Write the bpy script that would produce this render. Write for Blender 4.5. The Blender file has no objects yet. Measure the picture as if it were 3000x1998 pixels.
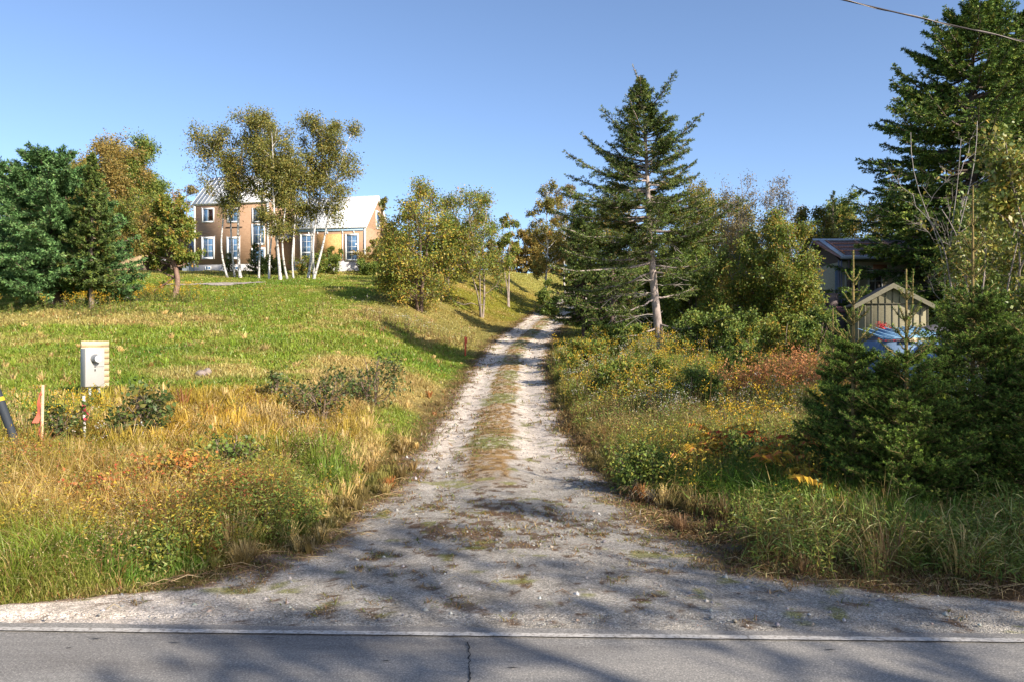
import bpy, math, random
import numpy as np
from mathutils import Vector, Matrix
R = math.radians
rng = np.random.default_rng(7)
random.seed(7)
sc = bpy.context.scene
COL = sc.collection

# ------------------------------------------------------------------ camera, sky, sun, exposure
cam = bpy.data.cameras.new("camera"); cam.lens = 28.0; cam.sensor_width = 36.0
cam.clip_start = 0.05; cam.clip_end = 3000
camo = bpy.data.objects.new("camera", cam); COL.objects.link(camo)
CAMH = 2.1
camo.location = (0, 0, CAMH); camo.rotation_euler = (R(90), 0, 0)
sc.camera = camo
SUN_EL, SUN_AZ = 30.0, 48.0                       # azimuth from behind the camera (-Y) towards +X
w = bpy.data.worlds.new("World"); sc.world = w; w.use_nodes = True
wn = w.node_tree.nodes; wl = w.node_tree.links
bg = wn.get("Background") or wn.new("ShaderNodeBackground")
sky = wn.new("ShaderNodeTexSky"); sky.sky_type = 'NISHITA'; sky.sun_disc = False
sky.sun_elevation = R(SUN_EL); sky.sun_rotation = R(180 - SUN_AZ)
sky.altitude = 0; sky.air_density = 0.64; sky.dust_density = 0.8; sky.ozone_density = 2.1
wl.new(sky.outputs[0], bg.inputs[0]); bg.inputs[1].default_value = 0.14
sl = bpy.data.lights.new("sun", 'SUN'); sl.energy = 5.0; sl.angle = R(0.55); sl.color = (1.0, 0.92, 0.79)
so = bpy.data.objects.new("sun", sl); COL.objects.link(so)
sdir = Vector((math.cos(R(SUN_EL))*math.sin(R(SUN_AZ)), -math.cos(R(SUN_EL))*math.cos(R(SUN_AZ)), math.sin(R(SUN_EL))))
so.rotation_euler = sdir.to_track_quat('Z', 'Y').to_euler(); so.location = (30, -30, 30)
sc.view_settings.view_transform = 'Standard'; sc.view_settings.look = 'None'
sc.view_settings.exposure = 0.84; sc.view_settings.gamma = 1.0
sc.render.engine = 'CYCLES'
sc.cycles.max_bounces = 6; sc.cycles.diffuse_bounces = 3; sc.cycles.glossy_bounces = 2
sc.cycles.transparent_max_bounces = 8; sc.cycles.transmission_bounces = 3

F = 2333.3
# ------------------------------------------------------------------ noise + terrain
def _h(ix, iy, s):
    n = (ix.astype(np.int64)*374761393 + iy.astype(np.int64)*668265263 + s*1442695041) & 0xffffffff
    n = ((n ^ (n >> 13))*1274126177) & 0xffffffff
    return ((n ^ (n >> 16)) & 0xffff)/65535.0
def vn(x, y, s=0):
    x = np.asarray(x, float); y = np.asarray(y, float)
    ix = np.floor(x); iy = np.floor(y); fx = x-ix; fy = y-iy
    fx = fx*fx*(3-2*fx); fy = fy*fy*(3-2*fy)
    a = _h(ix, iy, s); b = _h(ix+1, iy, s); c = _h(ix, iy+1, s); d = _h(ix+1, iy+1, s)
    return a+(b-a)*fx+(c-a)*fy+(a-b-c+d)*fx*fy
def fbm(x, y, s=0, o=4):
    t = 0; a = 0.5; n = 0
    for i in range(o):
        t = t+a*vn(np.asarray(x)*2**i+17*i, np.asarray(y)*2**i-9*i, s+i); n += a; a *= 0.5
    return t/n
def sst(a, b, x):
    t = np.clip((x-a)/(b-a), 0, 1); return t*t*(3-2*t)
def itp(tab, y):
    a = np.array(tab, float); return np.interp(y, a[:, 0], a[:, 1])
def smooth_itp(tab, y, k):
    return (itp(tab, y-k)+2*itp(tab, y)+itp(tab, y+k))/4
ZL = [(-100, -1), (-5, -.2), (6, 0), (8, .12), (10, .3), (14, .55), (17, .78), (22, 1.2), (30, 2.1), (40, 3.5), (50, 5.05), (60, 6.6), (66, 7.45), (70, 8.05), (73, 8.5), (82, 8.9), (110, 11.2), (200, 14), (900, 16)]
ZD = [(-100, -1), (-5, -.2), (0, 0), (12, 0), (17, .1), (22, .3), (31, .8), (42, 1.95), (55, 3.55), (66, 5.2), (75, 6.7), (84, 8.3), (95, 9.7), (110, 11.0), (200, 14), (900, 16)]
ZR = [(-100, -1), (-5, -.2), (6, 0), (10, .02), (15, .25), (30, 1.25), (40, 2.0), (60, 4.2), (80, 6.8), (110, 10.5), (200, 14), (900, 16)]
XC = [(-10, 0), (8, 0), (12.25, -.22), (16.3, -.36), (22, -.32), (31, -.2), (36, 0), (42, .4), (55, 2.35), (66, 4.6), (75, 7.0), (85, 10.5), (95, 15)]
def xc(y): return smooth_itp(XC, y, 1.5)
def line_y(x): return 5.695-0.031*np.asarray(x)
def terr(x, y):
    x = np.asarray(x, float); y = np.asarray(y, float)
    k = np.clip(np.abs(y)*.06, .4, 4)
    zl = smooth_itp(ZL, y, k); zr = smooth_itp(ZR, y, k); zd = smooth_itp(ZD, y, k)
    u = x-xc(y)
    z = zd+(zl-zd)*sst(1.4, 4.3+5.5*sst(20, 34, y), -u)+(zr-zd)*sst(1.5, 6.5, u)
    off = sst(1.4, 3.5, np.abs(u))*sst(6.4, 9, y)
    z = z+off*((fbm(x*.16, y*.16, 3)-.5)*.8*sst(10, 30, y)*(1-.6*sst(50, 64, y))+(fbm(x*.9, y*.9, 11)-.5)*.22)
    # verge stands a little proud of the drive
    z = z+off*.06
    # house bench
    return z
def tz(x, y): return float(terr(np.array([x]), np.array([y]))[0])
def at(px, d):
    x = (px-1500)/F*d
    return x, d, tz(x, d)
def zrow(py, d): return CAMH+(1000-py)/F*d

# ------------------------------------------------------------------ mesh building
class Buf:
    def __init__(s): s.v = []; s.c = []; s.f = {3: [], 4: []}; s.m = {3: [], 4: []}; s.n = 0
    def add(s, v, f, c=None, m=0):
        v = np.asarray(v, float).reshape(-1, 3); f = np.asarray(f, int)
        if len(v) == 0: return
        if c is None: c = (1, 1, 1)
        c = np.broadcast_to(np.asarray(c, float), (len(v), 3))
        s.v.append(v); s.c.append(c); k = f.shape[1]
        s.f[k].append(f+s.n); s.m[k].append(np.full(len(f), m)); s.n += len(v)
    def box(s, lo, hi, c=None, m=0, M=None):
        x0, y0, z0 = lo; x1, y1, z1 = hi
        v = np.array([(x0, y0, z0), (x1, y0, z0), (x1, y1, z0), (x0, y1, z0), (x0, y0, z1), (x1, y0, z1), (x1, y1, z1), (x0, y1, z1)], float)
        if M is not None: v = np.array([tuple(M @ Vector(p)) for p in v])
        s.add(v, [(0, 3, 2, 1), (4, 5, 6, 7), (0, 1, 5, 4), (1, 2, 6, 5), (2, 3, 7, 6), (3, 0, 4, 7)], c, m)
    def prism(s, poly, d, c=None, m=0):
        """poly: 3-D points of a planar polygon (3 or 4), d: extrusion vector"""
        p = np.array(poly, float); n = len(p); q = p+np.array(d, float)
        v = np.vstack([p, q])
        s.add(v, [tuple(range(n))[::-1], tuple(range(n, 2*n))], c, m) if n in (3, 4) else None
        s.add(v, [(i, (i+1) % n, n+(i+1) % n, n+i) for i in range(n)], c, m)
    def build(s, name, mats, parent=None, smooth=False, loc=None):
        me = bpy.data.meshes.new(name)
        V = np.vstack(s.v); C = np.vstack(s.c)
        f3 = np.vstack(s.f[3]) if s.f[3] else np.zeros((0, 3), int)
        f4 = np.vstack(s.f[4]) if s.f[4] else np.zeros((0, 4), int)
        m3 = np.concatenate(s.m[3]) if s.m[3] else np.zeros(0, int)
        m4 = np.concatenate(s.m[4]) if s.m[4] else np.zeros(0, int)
        me.vertices.add(len(V)); me.vertices.foreach_set("co", V.astype(np.float32).ravel())
        nl = f3.size+f4.size
        me.loops.add(nl); me.loops.foreach_set("vertex_index", np.concatenate([f3.ravel(), f4.ravel()]).astype(np.int32))
        me.polygons.add(len(f3)+len(f4))
        ls = np.concatenate([np.arange(len(f3))*3, len(f3)*3+np.arange(len(f4))*4]).astype(np.int32)
        me.polygons.foreach_set("loop_start", ls)
        me.polygons.foreach_set("material_index", np.concatenate([m3, m4]).astype(np.int32))
        if smooth: me.polygons.foreach_set("use_smooth", np.ones(len(ls), bool))
        at_ = me.color_attributes.new("tint", 'FLOAT_COLOR', 'POINT')
        at_.data.foreach_set("color", np.hstack([C, np.ones((len(C), 1))]).astype(np.float32).ravel())
        me.update(); me.validate()
        for m in (mats if isinstance(mats, (list, tuple)) else [mats]): me.materials.append(m)
        o = bpy.data.objects.new(name, me); COL.objects.link(o)
        if parent: o.parent = parent
        if loc is not None: o.location = loc
        return o

def tag(o, label=None, cat=None, group=None, kind=None):
    if label: o["label"] = label
    if cat: o["category"] = cat
    if group: o["group"] = group
    if kind: o["kind"] = kind
    return o
def empty(name, loc, rz=0):
    o = bpy.data.objects.new(name, None); COL.objects.link(o)
    o.location = loc; o.rotation_euler = (0, 0, rz); o.empty_display_size = .3; return o
def nrm(a): return a/np.maximum(np.linalg.norm(a, axis=-1, keepdims=True), 1e-9)
def rdir(n, g): return nrm(g.normal(size=(n, 3)))

def leaves(b, P, D, L, W, col, g, droop=.15, m=0, flat=None):
    """narrow bent diamonds: base, two sides, tip"""
    n = len(P)
    if n == 0: return
    D = nrm(D); r = rdir(n, g)
    if flat is not None: r = r*(1-flat)+np.array([0, 0, 1.0])*flat
    S = nrm(np.cross(D, r)); N = np.cross(S, D)
    L = np.broadcast_to(L, (n,))[:, None]; W = np.broadcast_to(W, (n,))[:, None]
    v = np.stack([P, P+D*L*.45+S*W*.5+N*L*.06, P+D*L-N*L*.05-np.array([0, 0, 1])*L*droop, P+D*L*.45-S*W*.5+N*L*.06], 1)
    b.add(v.reshape(-1, 3), np.arange(n*4).reshape(n, 4), np.repeat(col, 4, 0), m)

def tubes(b, P, Rr, sides=5, col=(.2, .15, .1), m=0):
    """P [B,S,3], Rr [B,S]"""
    P = np.asarray(P, float); Bn, S, _ = P.shape
    Rr = np.broadcast_to(Rr, (Bn, S))
    T = np.gradient(P, axis=1); T = nrm(T)
    ref = np.where(np.abs(T[..., 2:3]) > .9, np.array([1.0, 0, 0]), np.array([0, 0, 1.0]))
    A = nrm(np.cross(T, ref)); Bv = np.cross(T, A)
    an = np.arange(sides)*2*np.pi/sides
    v = P[:, :, None]+Rr[:, :, None, None]*(A[:, :, None]*np.cos(an)[None, None, :, None]+Bv[:, :, None]*np.sin(an)[None, None, :, None])
    idx = np.arange(Bn*S*sides).reshape(Bn, S, sides)
    a = idx[:, :-1]; c = idx[:, 1:]
    f = np.stack([a, np.roll(a, -1, 2), np.roll(c, -1, 2), c], -1).reshape(-1, 4)
    if np.ndim(col) == 1: cc = col
    else: cc = np.repeat(np.repeat(col, S, 0), sides, 0)
    b.add(v.reshape(-1, 3), f, cc, m)

def pick(pal, n, g, var=.25):
    """pal: list of (weight, (r,g,b))"""
    w_ = np.array([p[0] for p in pal], float); w_ /= w_.sum()
    c = np.array([p[1] for p in pal], float)[g.choice(len(pal), n, p=w_)]
    return np.clip(c*(1+g.uniform(-var, var, (n, 1))+g.uniform(-var*.3, var*.3, (n, 3))), 0, 1)

# ------------------------------------------------------------------ materials
def newmat(name):
    m = bpy.data.materials.new(name); m.use_nodes = True; nt = m.node_tree
    for n in list(nt.nodes): nt.nodes.remove(n)
    out = nt.nodes.new("ShaderNodeOutputMaterial"); return m, nt, out
def attr(nt):
    a = nt.nodes.new("ShaderNodeAttribute"); a.attribute_name = "tint"; return a.outputs["Color"]
def mul(nt, a, b, f=1.0):
    m = nt.nodes.new("ShaderNodeMix"); m.data_type = 'RGBA'; m.blend_type = 'MULTIPLY'
    m.inputs["Factor"].default_value = f
    nt.links.new(a, m.inputs[6])
    if isinstance(b, tuple): m.inputs[7].default_value = (*b, 1)
    else: nt.links.new(b, m.inputs[7])
    return m.outputs[2]
def noise(nt, scale, detail=4, rough=.6, stretch=None, coord="Object"):
    tc = nt.nodes.new("ShaderNodeTexCoord"); n = nt.nodes.new("ShaderNodeTexNoise")
    n.inputs["Scale"].default_value = scale; n.inputs["Detail"].default_value = detail; n.inputs["Roughness"].default_value = rough
    if stretch:
        mp = nt.nodes.new("ShaderNodeMapping"); mp.inputs["Scale"].default_value = stretch
        nt.links.new(tc.outputs[coord], mp.inputs[0]); nt.links.new(mp.outputs[0], n.inputs["Vector"])
    else: nt.links.new(tc.outputs[coord], n.inputs["Vector"])
    return n.outputs["Fac"]
def ramp(nt, f, stops):
    r = nt.nodes.new("ShaderNodeValToRGB"); e = r.color_ramp.elements
    while len(e) < len(stops): e.new(.5)
    for k, (p, c) in enumerate(stops): e[k].position = p; e[k].color = (*c, 1) if len(c) == 3 else c
    nt.links.new(f, r.inputs[0]); return r.outputs[0]
def leafmat(name, trans=.3, gloss=.06):
    m, nt, out = newmat(name); c = attr(nt)
    d = nt.nodes.new("ShaderNodeBsdfDiffuse"); t = nt.nodes.new("ShaderNodeBsdfTranslucent"); g = nt.nodes.new("ShaderNodeBsdfGlossy")
    g.inputs["Roughness"].default_value = .45; g.inputs["Color"].default_value = (.9, .9, .85, 1)
    a = nt.nodes.new("ShaderNodeMixShader"); b = nt.nodes.new("ShaderNodeMixShader")
    a.inputs[0].default_value = trans; b.inputs[0].default_value = gloss
    nt.links.new(c, d.inputs[0]); nt.links.new(c, t.inputs[0])
    nt.links.new(d.outputs[0], a.inputs[1]); nt.links.new(t.outputs[0], a.inputs[2])
    nt.links.new(a.outputs[0], b.inputs[1]); nt.links.new(g.outputs[0], b.inputs[2])
    nt.links.new(b.outputs[0], out.inputs[0]); return m
def pbr(name, col=None, rough=.8, spec=.3, metal=0, nscale=None, nstops=None, bump=0, bscale=None, stretch=None, useattr=False, detail=4):
    m, nt, out = newmat(name); p = nt.nodes.new("ShaderNodeBsdfPrincipled"); nt.links.new(p.outputs[0], out.inputs[0])
    p.inputs["Roughness"].default_value = rough; p.inputs["Specular IOR Level"].default_value = spec; p.inputs["Metallic"].default_value = metal
    c = None
    if useattr: c = attr(nt)
    if nscale:
        n = noise(nt, nscale, detail, .6, stretch); r = ramp(nt, n, nstops or [(.3, (.7, .7, .7)), (.7, (1.15, 1.15, 1.15))])
        if c is not None: c = mul(nt, c, r)
        elif col: c = mul(nt, r, tuple(col))
        else: c = r
    if c is not None: nt.links.new(c, p.inputs["Base Color"])
    else: p.inputs["Base Color"].default_value = (*col, 1)
    if bump:
        bn = nt.nodes.new("ShaderNodeBump"); bn.inputs["Strength"].default_value = bump; bn.inputs["Distance"].default_value = .02
        nt.links.new(noise(nt, bscale or nscale or 20, 5, .7, stretch), bn.inputs["Height"]); nt.links.new(bn.outputs[0], p.inputs["Normal"])
    return m
M_leaf = leafmat("broad_leaf", .32, .018)
M_wax = leafmat("glossy_leaf", .25, .04)
M_needle = leafmat("needle", .14, .012)
M_grass = leafmat("grass_blade", .35, .03)
M_petal = leafmat("petal", .35, .0)
M_bark = pbr("bark", rough=.95, spec=.1, nscale=9, nstops=[(.3, (.55, .55, .55)), (.7, (1.25, 1.25, 1.25))], bump=.5, bscale=25, stretch=(1, 1, .35), useattr=True)

def birchmat():
    m, nt, out = newmat("birch_bark"); p = nt.nodes.new("ShaderNodeBsdfPrincipled"); nt.links.new(p.outputs[0], out.inputs[0])
    n = noise(nt, 3.5, 4, .7, (1.2, 1.2, 3.5)); r = ramp(nt, n, [(.38, (.10, .08, .07)), (.47, (.85, .85, .85)), (.8, (1.1, 1.1, 1.1))])
    nt.links.new(mul(nt, attr(nt), r), p.inputs["Base Color"]); p.inputs["Roughness"].default_value = .8; return m
M_birch = birchmat()

def groundmat():
    m, nt, out = newmat("meadow_soil"); p = nt.nodes.new("ShaderNodeBsdfPrincipled"); nt.links.new(p.outputs[0], out.inputs[0])
    p.inputs["Roughness"].default_value = .95; p.inputs["Specular IOR Level"].default_value = .1
    n = noise(nt, 2.3, 8, .75); r = ramp(nt, n, [(.3, (.55, .6, .5)), (.5, (.95, .95, .95)), (.7, (1.4, 1.3, 1.2))])
    n2 = noise(nt, 24, 5, .75); r2 = ramp(nt, n2, [(.35, (.6, .6, .6)), (.65, (1.3, 1.3, 1.3))])
    nt.links.new(mul(nt, mul(nt, attr(nt), r), r2), p.inputs["Base Color"])
    bn = nt.nodes.new("ShaderNodeBump"); bn.inputs["Strength"].default_value = 1.0; bn.inputs["Distance"].default_value = .08
    nt.links.new(noise(nt, 12, 8, .8), bn.inputs["Height"]); nt.links.new(bn.outputs[0], p.inputs["Normal"]); return m
M_ground = groundmat()

def gravelmat():
    m, nt, out = newmat("crushed_gravel"); p = nt.nodes.new("ShaderNodeBsdfPrincipled"); nt.links.new(p.outputs[0], out.inputs[0])
    p.inputs["Roughness"].default_value = .9; p.inputs["Specular IOR Level"].default_value = .2
    tc = nt.nodes.new("ShaderNodeTexCoord")
    v = nt.nodes.new("ShaderNodeTexVoronoi"); v.inputs["Scale"].default_value = 85; nt.links.new(tc.outputs["Object"], v.inputs["Vector"])
    sep = nt.nodes.new("ShaderNodeSeparateColor"); nt.links.new(v.outputs["Color"], sep.inputs[0])
    r = ramp(nt, sep.outputs[0], [(0, (.30, .30, .31)), (.35, (.75, .74, .73)), (.7, (1.1, 1.1, 1.1)), (1, (1.75, 1.75, 1.77))])
    n = noise(nt, 3, 7, .7); r2 = ramp(nt, n, [(.32, (.62, .60, .57)), (.5, (.97, .96, .95)), (.68, (1.2, 1.2, 1.2))])
    n3 = noise(nt, 140, 3, .7); r3 = ramp(nt, n3, [(.3, (.6, .6, .6)), (.7, (1.25, 1.25, 1.25))])
    nt.links.new(mul(nt, mul(nt, mul(nt, attr(nt), r, .68), r2), r3), p.inputs["Base Color"])
    bn = nt.nodes.new("ShaderNodeBump"); bn.inputs["Strength"].default_value = .7; bn.inputs["Distance"].default_value = .012
    b2 = nt.nodes.new("ShaderNodeBump"); b2.inputs["Strength"].default_value = .6; b2.inputs["Distance"].default_value = .03
    nt.links.new(v.outputs["Distance"], bn.inputs["Height"]); nt.links.new(noise(nt, 9, 8, .75), b2.inputs["Height"])
    bn.invert = True
    nt.links.new(b2.outputs[0], bn.inputs["Normal"]); nt.links.new(bn.outputs[0], p.inputs["Normal"]); return m
M_gravel = gravelmat()

def asphaltmat():
    m, nt, out = newmat("worn_asphalt"); p = nt.nodes.new("ShaderNodeBsdfPrincipled"); nt.links.new(p.outputs[0], out.inputs[0])
    p.inputs["Roughness"].default_value = .85; p.inputs["Specular IOR Level"].default_value = .3
    n1 = noise(nt, .8, 7, .7, (.25, 1.9, 1)); r1 = ramp(nt, n1, [(.35, (.76, .75, .75)), (.5, (1, 1, 1)), (.66, (1.16, 1.15, 1.13))])
    n2 = noise(nt, 70, 3, .85); r2 = ramp(nt, n2, [(.3, (.5, .5, .5)), (.55, (1, 1, 1)), (.72, (2.0, 1.95, 1.9))])
    n3 = noise(nt, 30, 4, .7); r3 = ramp(nt, n3, [(.3, (.85, .85, .85)), (.7, (1.1, 1.1, 1.1))])
    nt.links.new(mul(nt, mul(nt, mul(nt, attr(nt), r1), r2), r3), p.inputs["Base Color"])
    bn = nt.nodes.new("ShaderNodeBump"); bn.inputs["Strength"].default_value = .5; bn.inputs["Distance"].default_value = .006
    nt.links.new(n2, bn.inputs["Height"]); nt.links.new(bn.outputs[0], p.inputs["Normal"]); return m
M_asphalt = asphaltmat()

# ------------------------------------------------------------------ colour zones of the verge and field (world coordinates)
def blob(x, y, px, d, rx, ry, s=0):
    cx = (px-1500)/F*d
    n = (fbm(x*.9+s, y*.9, 31+s)-.5)*.9
    q = np.sqrt(((x-cx)/rx)**2+((y-d)/ry)**2)+n
    return 1-sst(.6, 1.1, q)
GREEN = np.array((.225, .330, .030)); DARKG = np.array((.095, .21, .022)); STRAW = np.array((.62, .44, .17))
GOLD = np.array((.54, .34, .055)); RUST = np.array((.38, .16, .05)); OLIVE = np.array((.29, .28, .05)); LITTER = np.array((.20, .11, .055))
def half_left(y): return itp([(5.8, 9), (6.15, 5.4), (6.35, 3.7), (6.6, 2.75), (7.27, 2.2), (8.2, 1.8), (9, 1.62), (10, 1.5), (12.2, 1.38), (16, 1.35), (22, 1.33), (42, 1.4), (95, 1.5)], y)
def half_right(y): return itp([(5.8, 9), (6.2, 6.2), (6.45, 4.0), (6.8, 2.6), (7.15, 2.0), (8, 1.7), (9, 1.55), (10, 1.45), (12.2, 1.45), (16, 1.5), (22, 1.38), (42, 1.4), (95, 1.5)], y)
def veg_right(y): return itp([(6.2, 7.5), (6.6, 5.6), (7.0, 4.7), (7.5, 3.5), (8.5, 2.8), (9.5, 2.3), (10.5, 1.8), (12, 1.4)], y)
def drive_mask(x, y):
    """>0 on gravel, signed distance-ish in metres"""
    u = x-xc(y); yy = y+.12*(fbm(x*1.4, y*1.4, 77)-.5)*2*sst(0, 3, y)
    n = (fbm(x*1.1, y*1.1, 41)-.5)*.55+(fbm(x*5, y*5, 43)-.5)*.5+.12
    return np.where(u < 0, half_left(yy)+u, half_right(yy)-u)+n
def zone_col(x, y):
    x = np.asarray(x, float); y = np.asarray(y, float); u = x-xc(y)
    n1 = fbm(x*.35, y*.35, 5)[..., None]; n2 = fbm(x*1.3, y*1.3, 9)[..., None]; n3 = fbm(x*.12, y*.12, 15)[..., None]
    left = (u < 0)[..., None]
    c = GREEN*(1-n2*.75)+OLIVE*n2*.75
    c = c+(STRAW-c)*sst(.52, .78, n1*.6+n2*.4)*.75
    c = c+(DARKG-c)*sst(.55, .8, 1-n1)*.5
    yy = y[..., None]
    # far field patches
    c = c+(OLIVE*.8+STRAW*.4-c)*sst(60, 70, yy)*left*.7
    def mix(col, mask, k=1):
        nonlocal c
        c = c+(np.asarray(col)-c)*np.clip(mask, 0, 1)[..., None]*k
    mix(GOLD, blob(x, y, 760, 15.5, 3.2, 4.0, 1), .8); mix(GOLD*1.05, blob(x, y, 560, 12.5, 1.8, 1.6, 2), .8)
    mix(STRAW*.95, blob(x, y, 1130, 22, 3.0, 6, 3), .8); mix(STRAW, blob(x, y, 1190, 15, .9, 4, 4), .6)
    mix(STRAW*.9, blob(x, y, 600, 21, 1.8, 1.5, 5), .6); mix(GREEN*1.1, blob(x, y, 1160, 17, .7, 3, 6), .8)
    mix(OLIVE+.03, blob(x, y, 300, 9.5, 3.5, 1.6, 7), .6); mix(STRAW, blob(x, y, 100, 8.2, 2.0, .8, 8), .8)
    mix(RUST, blob(x, y, 640, 9.3, 1.0, .6, 9), .7); mix(GREEN*.8, blob(x, y, 960, 8.7, 1.2, .9, 10), .8)
    mix(GOLD, blob(x, y, 250, 11, 3, 1, 18), .5)
    mix(STRAW*.85, blob(x, y, 1720, 17, 1.2, 4, 11), .7); mix(GREEN*.8, blob(x, y, 1850, 11, 1.3, 1.2, 12), .8)
    mix(RUST*.95, blob(x, y, 2330, 22, 2.2, 1.6, 13), .9); mix(GOLD*.8, blob(x, y, 1950, 19, 5, 4, 14), .4)
    mix(STRAW, blob(x, y, 2100, 15.5, 3, 2.2, 15), .45)
    mix(STRAW*.8, blob(x, y, 1400, 46, 7, 9, 16), .6); mix(GOLD*.8, blob(x, y, 1500, 60, 8, 12, 17), .4)
    mix(STRAW*.85, blob(x, y, 150, 36, 9, 3, 19), .6)
    mix(GOLD*.9, blob(x, y, 260, 8.6, 3.4, 1.5, 21), .5); mix(DARKG*1.25, blob(x, y, 870, 8.5, .9, .9, 23), .9); mix(DARKG*1.3, blob(x, y, 430, 7.1, .8, .4, 24), .8); mix(RUST*1.05, blob(x, y, 420, 9.6, 1.6, .5, 22), .6)  # dark green patches: deep green grass with tree shade put into its colour
    mix(DARKG*1.05, ((u > 1)*(1-sst(9.6, 11, y))).astype(float), .75)
    # litter next to the gravel
    dm = -drive_mask(x, y)
    mix(LITTER*1.1, (1-sst(.1, .7, dm))*sst(5.9, 7, y)*.75)
    mix(LITTER*(.7+.8*fbm(x*3, y*3, 87)[..., None]), (u > 0)*(1-sst(-.1, .5, u-veg_right(y)))*(1-sst(10.5, 12, y)), .92)
    mix(np.array((.40, .36, .31)), ((u > 0)*(y < 11)*sst(.60, .68, fbm(x*2.1, y*2.6, 89))*(1-sst(.0, .9, dm))).astype(float), .8)
    return np.clip(c, .01, .9)

def grid_lines(segs):
    out = []
    for a, b, st in segs: out += list(np.arange(a, b, st))
    return np.array(out+[segs[-1][1]])
def build_ground():
    ys = grid_lines([(-300, -60, 30), (-60, -4, 3), (-4, 5.6, .6), (5.6, 13, .09), (13, 26, .2), (26, 60, .5), (60, 130, 1.5), (130, 900, 40)])
    xs = grid_lines([(-700, -120, 40), (-120, -40, 3), (-40, -9, .6), (-9, 9, .12), (9, 40, .6), (40, 120, 3), (120, 700, 40)])
    X, Y = np.meshgrid(xs, ys); Z = terr(X, Y)
    dm = drive_mask(X, Y)
    Z = Z-(.03*sst(.0, .25, dm)+.09*sst(.25, .7, dm))*(Y > 5.4)
    Z = np.where((Y < line_y(X)+.3) & (Y > -1.6), -.03+np.minimum(Z, 0)*0, Z)
    c = zone_col(X, Y)*.62
    dk = sst(-.05, .1, dm)[..., None]*(Y > 5.4)[..., None]
    c = c+(np.array((.33, .27, .22))-c)*dk
    b = Buf(); ny, nx = X.shape; idx = np.arange(ny*nx).reshape(ny, nx)
    f = np.stack([idx[:-1, :-1], idx[:-1, 1:], idx[1:, 1:], idx[1:, :-1]], -1).reshape(-1, 4)
    b.add(np.stack([X, Y, Z], -1), f, c.reshape(-1, 3))
    tag(b.build("ground", M_ground, smooth=True), kind="structure")
def build_drive():
    ys = [5.72]
    while ys[-1] < 80: ys.append(ys[-1]*1.0062)
    ys = np.array(ys); v = np.linspace(-1, 1, 381)
    wd = itp([(5.7, 9.5), (6.6, 6.5), (8, 3.6), (10, 2.6), (14, 2.2), (95, 2.3)], ys)
    Y = np.repeat(ys[:, None], len(v), 1); X = xc(ys)[:, None]+wd[:, None]*v[None]
    X = X+rng.uniform(-.3, .3, X.shape)*(wd[:, None]/190)
    Z = terr(X, Y); u = X-xc(Y)
    rut = np.exp(-((np.abs(u)-.82)/.28)**2)*sst(9, 13, Y)
    Z = Z+.006+.02*(fbm(X*1.3, Y*1.3, 61)-.5)*sst(6, 7, Y)-.045*rut+.045*np.exp(-(u/.38)**2)*sst(9, 13, Y)
    Z = np.where(Y < 6.1, np.maximum(Z, 0)*0-.012+.0*Y, Z)*1.0
    dm = drive_mask(X, Y)
    base = np.array((.70, .60, .50)); grey = np.array((.335, .305, .26))
    n = fbm(X*.8, Y*.8, 21)[..., None]; n2 = fbm(X*3.2, Y*2.2, 23); n3 = fbm(X*9, Y*9, 27)
    g = (1-sst(11, 15, Y+3*(fbm(X*.6, Y*.6, 29)-.5)))[..., None]*sst(-3.5, -1.5, X)[..., None]  # greyer, darker gravel at the mouth: tree shade put into the colour
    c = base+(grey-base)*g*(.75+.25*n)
    c = c*(.85+.3*n)
    def mix(col, mask):
        nonlocal c
        c = c+(np.asarray(col)-c)*np.clip(mask, 0, 1)[..., None]
    # middle strip of low grass, needles and litter
    hw = itp([(5, 0), (9.5, .0), (10.5, .38), (13, .30), (16, .36), (30, .33), (95, .30)], Y)
    cu = itp([(5, .1), (12, -.15), (16, -.1), (30, 0), (95, 0)], Y)
    strip = 1-sst(.0, .22, np.abs(u-cu)-hw+(n2-.5)*.55)
    strip = strip*sst(11.2, 12.6, Y+1.5*(n2-.5))
    ol = sst(.45, .6, fbm(X*1.1, Y*.7, 66))[..., None]; mix(np.array((.33, .195, .065))*(1-ol)+np.array((.21, .21, .05))*ol, strip*(.45+.5*sst(.32, .5, n3)))
    pt = np.exp(-((X+.15)/1.3)**2-((Y-9.2)/1.9)**2)
    n4 = fbm(X*16, Y*13, 29); mix(LITTER*.62, sst(.60, .64, n2*.36+n3*.36+n4*.22+pt*.15)*.85)
    mix(LITTER*.62, sst(.595, .63, fbm(X*2.2, Y*3, 91)*.45+.35*n3+.2*n4)*.75)
    mix(LITTER*.9, (1-sst(.0, .35, dm+(n3-.5)*.5))*sst(5.95, 6.3, Y)*.85)
    mix(OLIVE*.8, sst(.68, .76, fbm(X*3.2, Y*3.6, 101))*.7)
    b = Buf(); ny, nx = X.shape; idx = np.arange(ny*nx).reshape(ny, nx)
    f = np.stack([idx[:-1, :-1], idx[:-1, 1:], idx[1:, 1:], idx[1:, :-1]], -1).reshape(-1, 4)
    ctr = (dm[:-1, :-1]+dm[1:, 1:])/2
    # fray the rim cell by cell
    fray = (vn(X[:-1, :-1]*14, Y[:-1, :-1]*14, 55)-.5)*.25
    keep = ((ctr+fray) > -.02) & (((Y > line_y(X)+.10))[:-1, :-1])
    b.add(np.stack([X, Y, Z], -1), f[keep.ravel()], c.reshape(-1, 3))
    tag(b.build("driveway", M_gravel, smooth=True), kind="structure")
build_ground(); build_drive()

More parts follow.
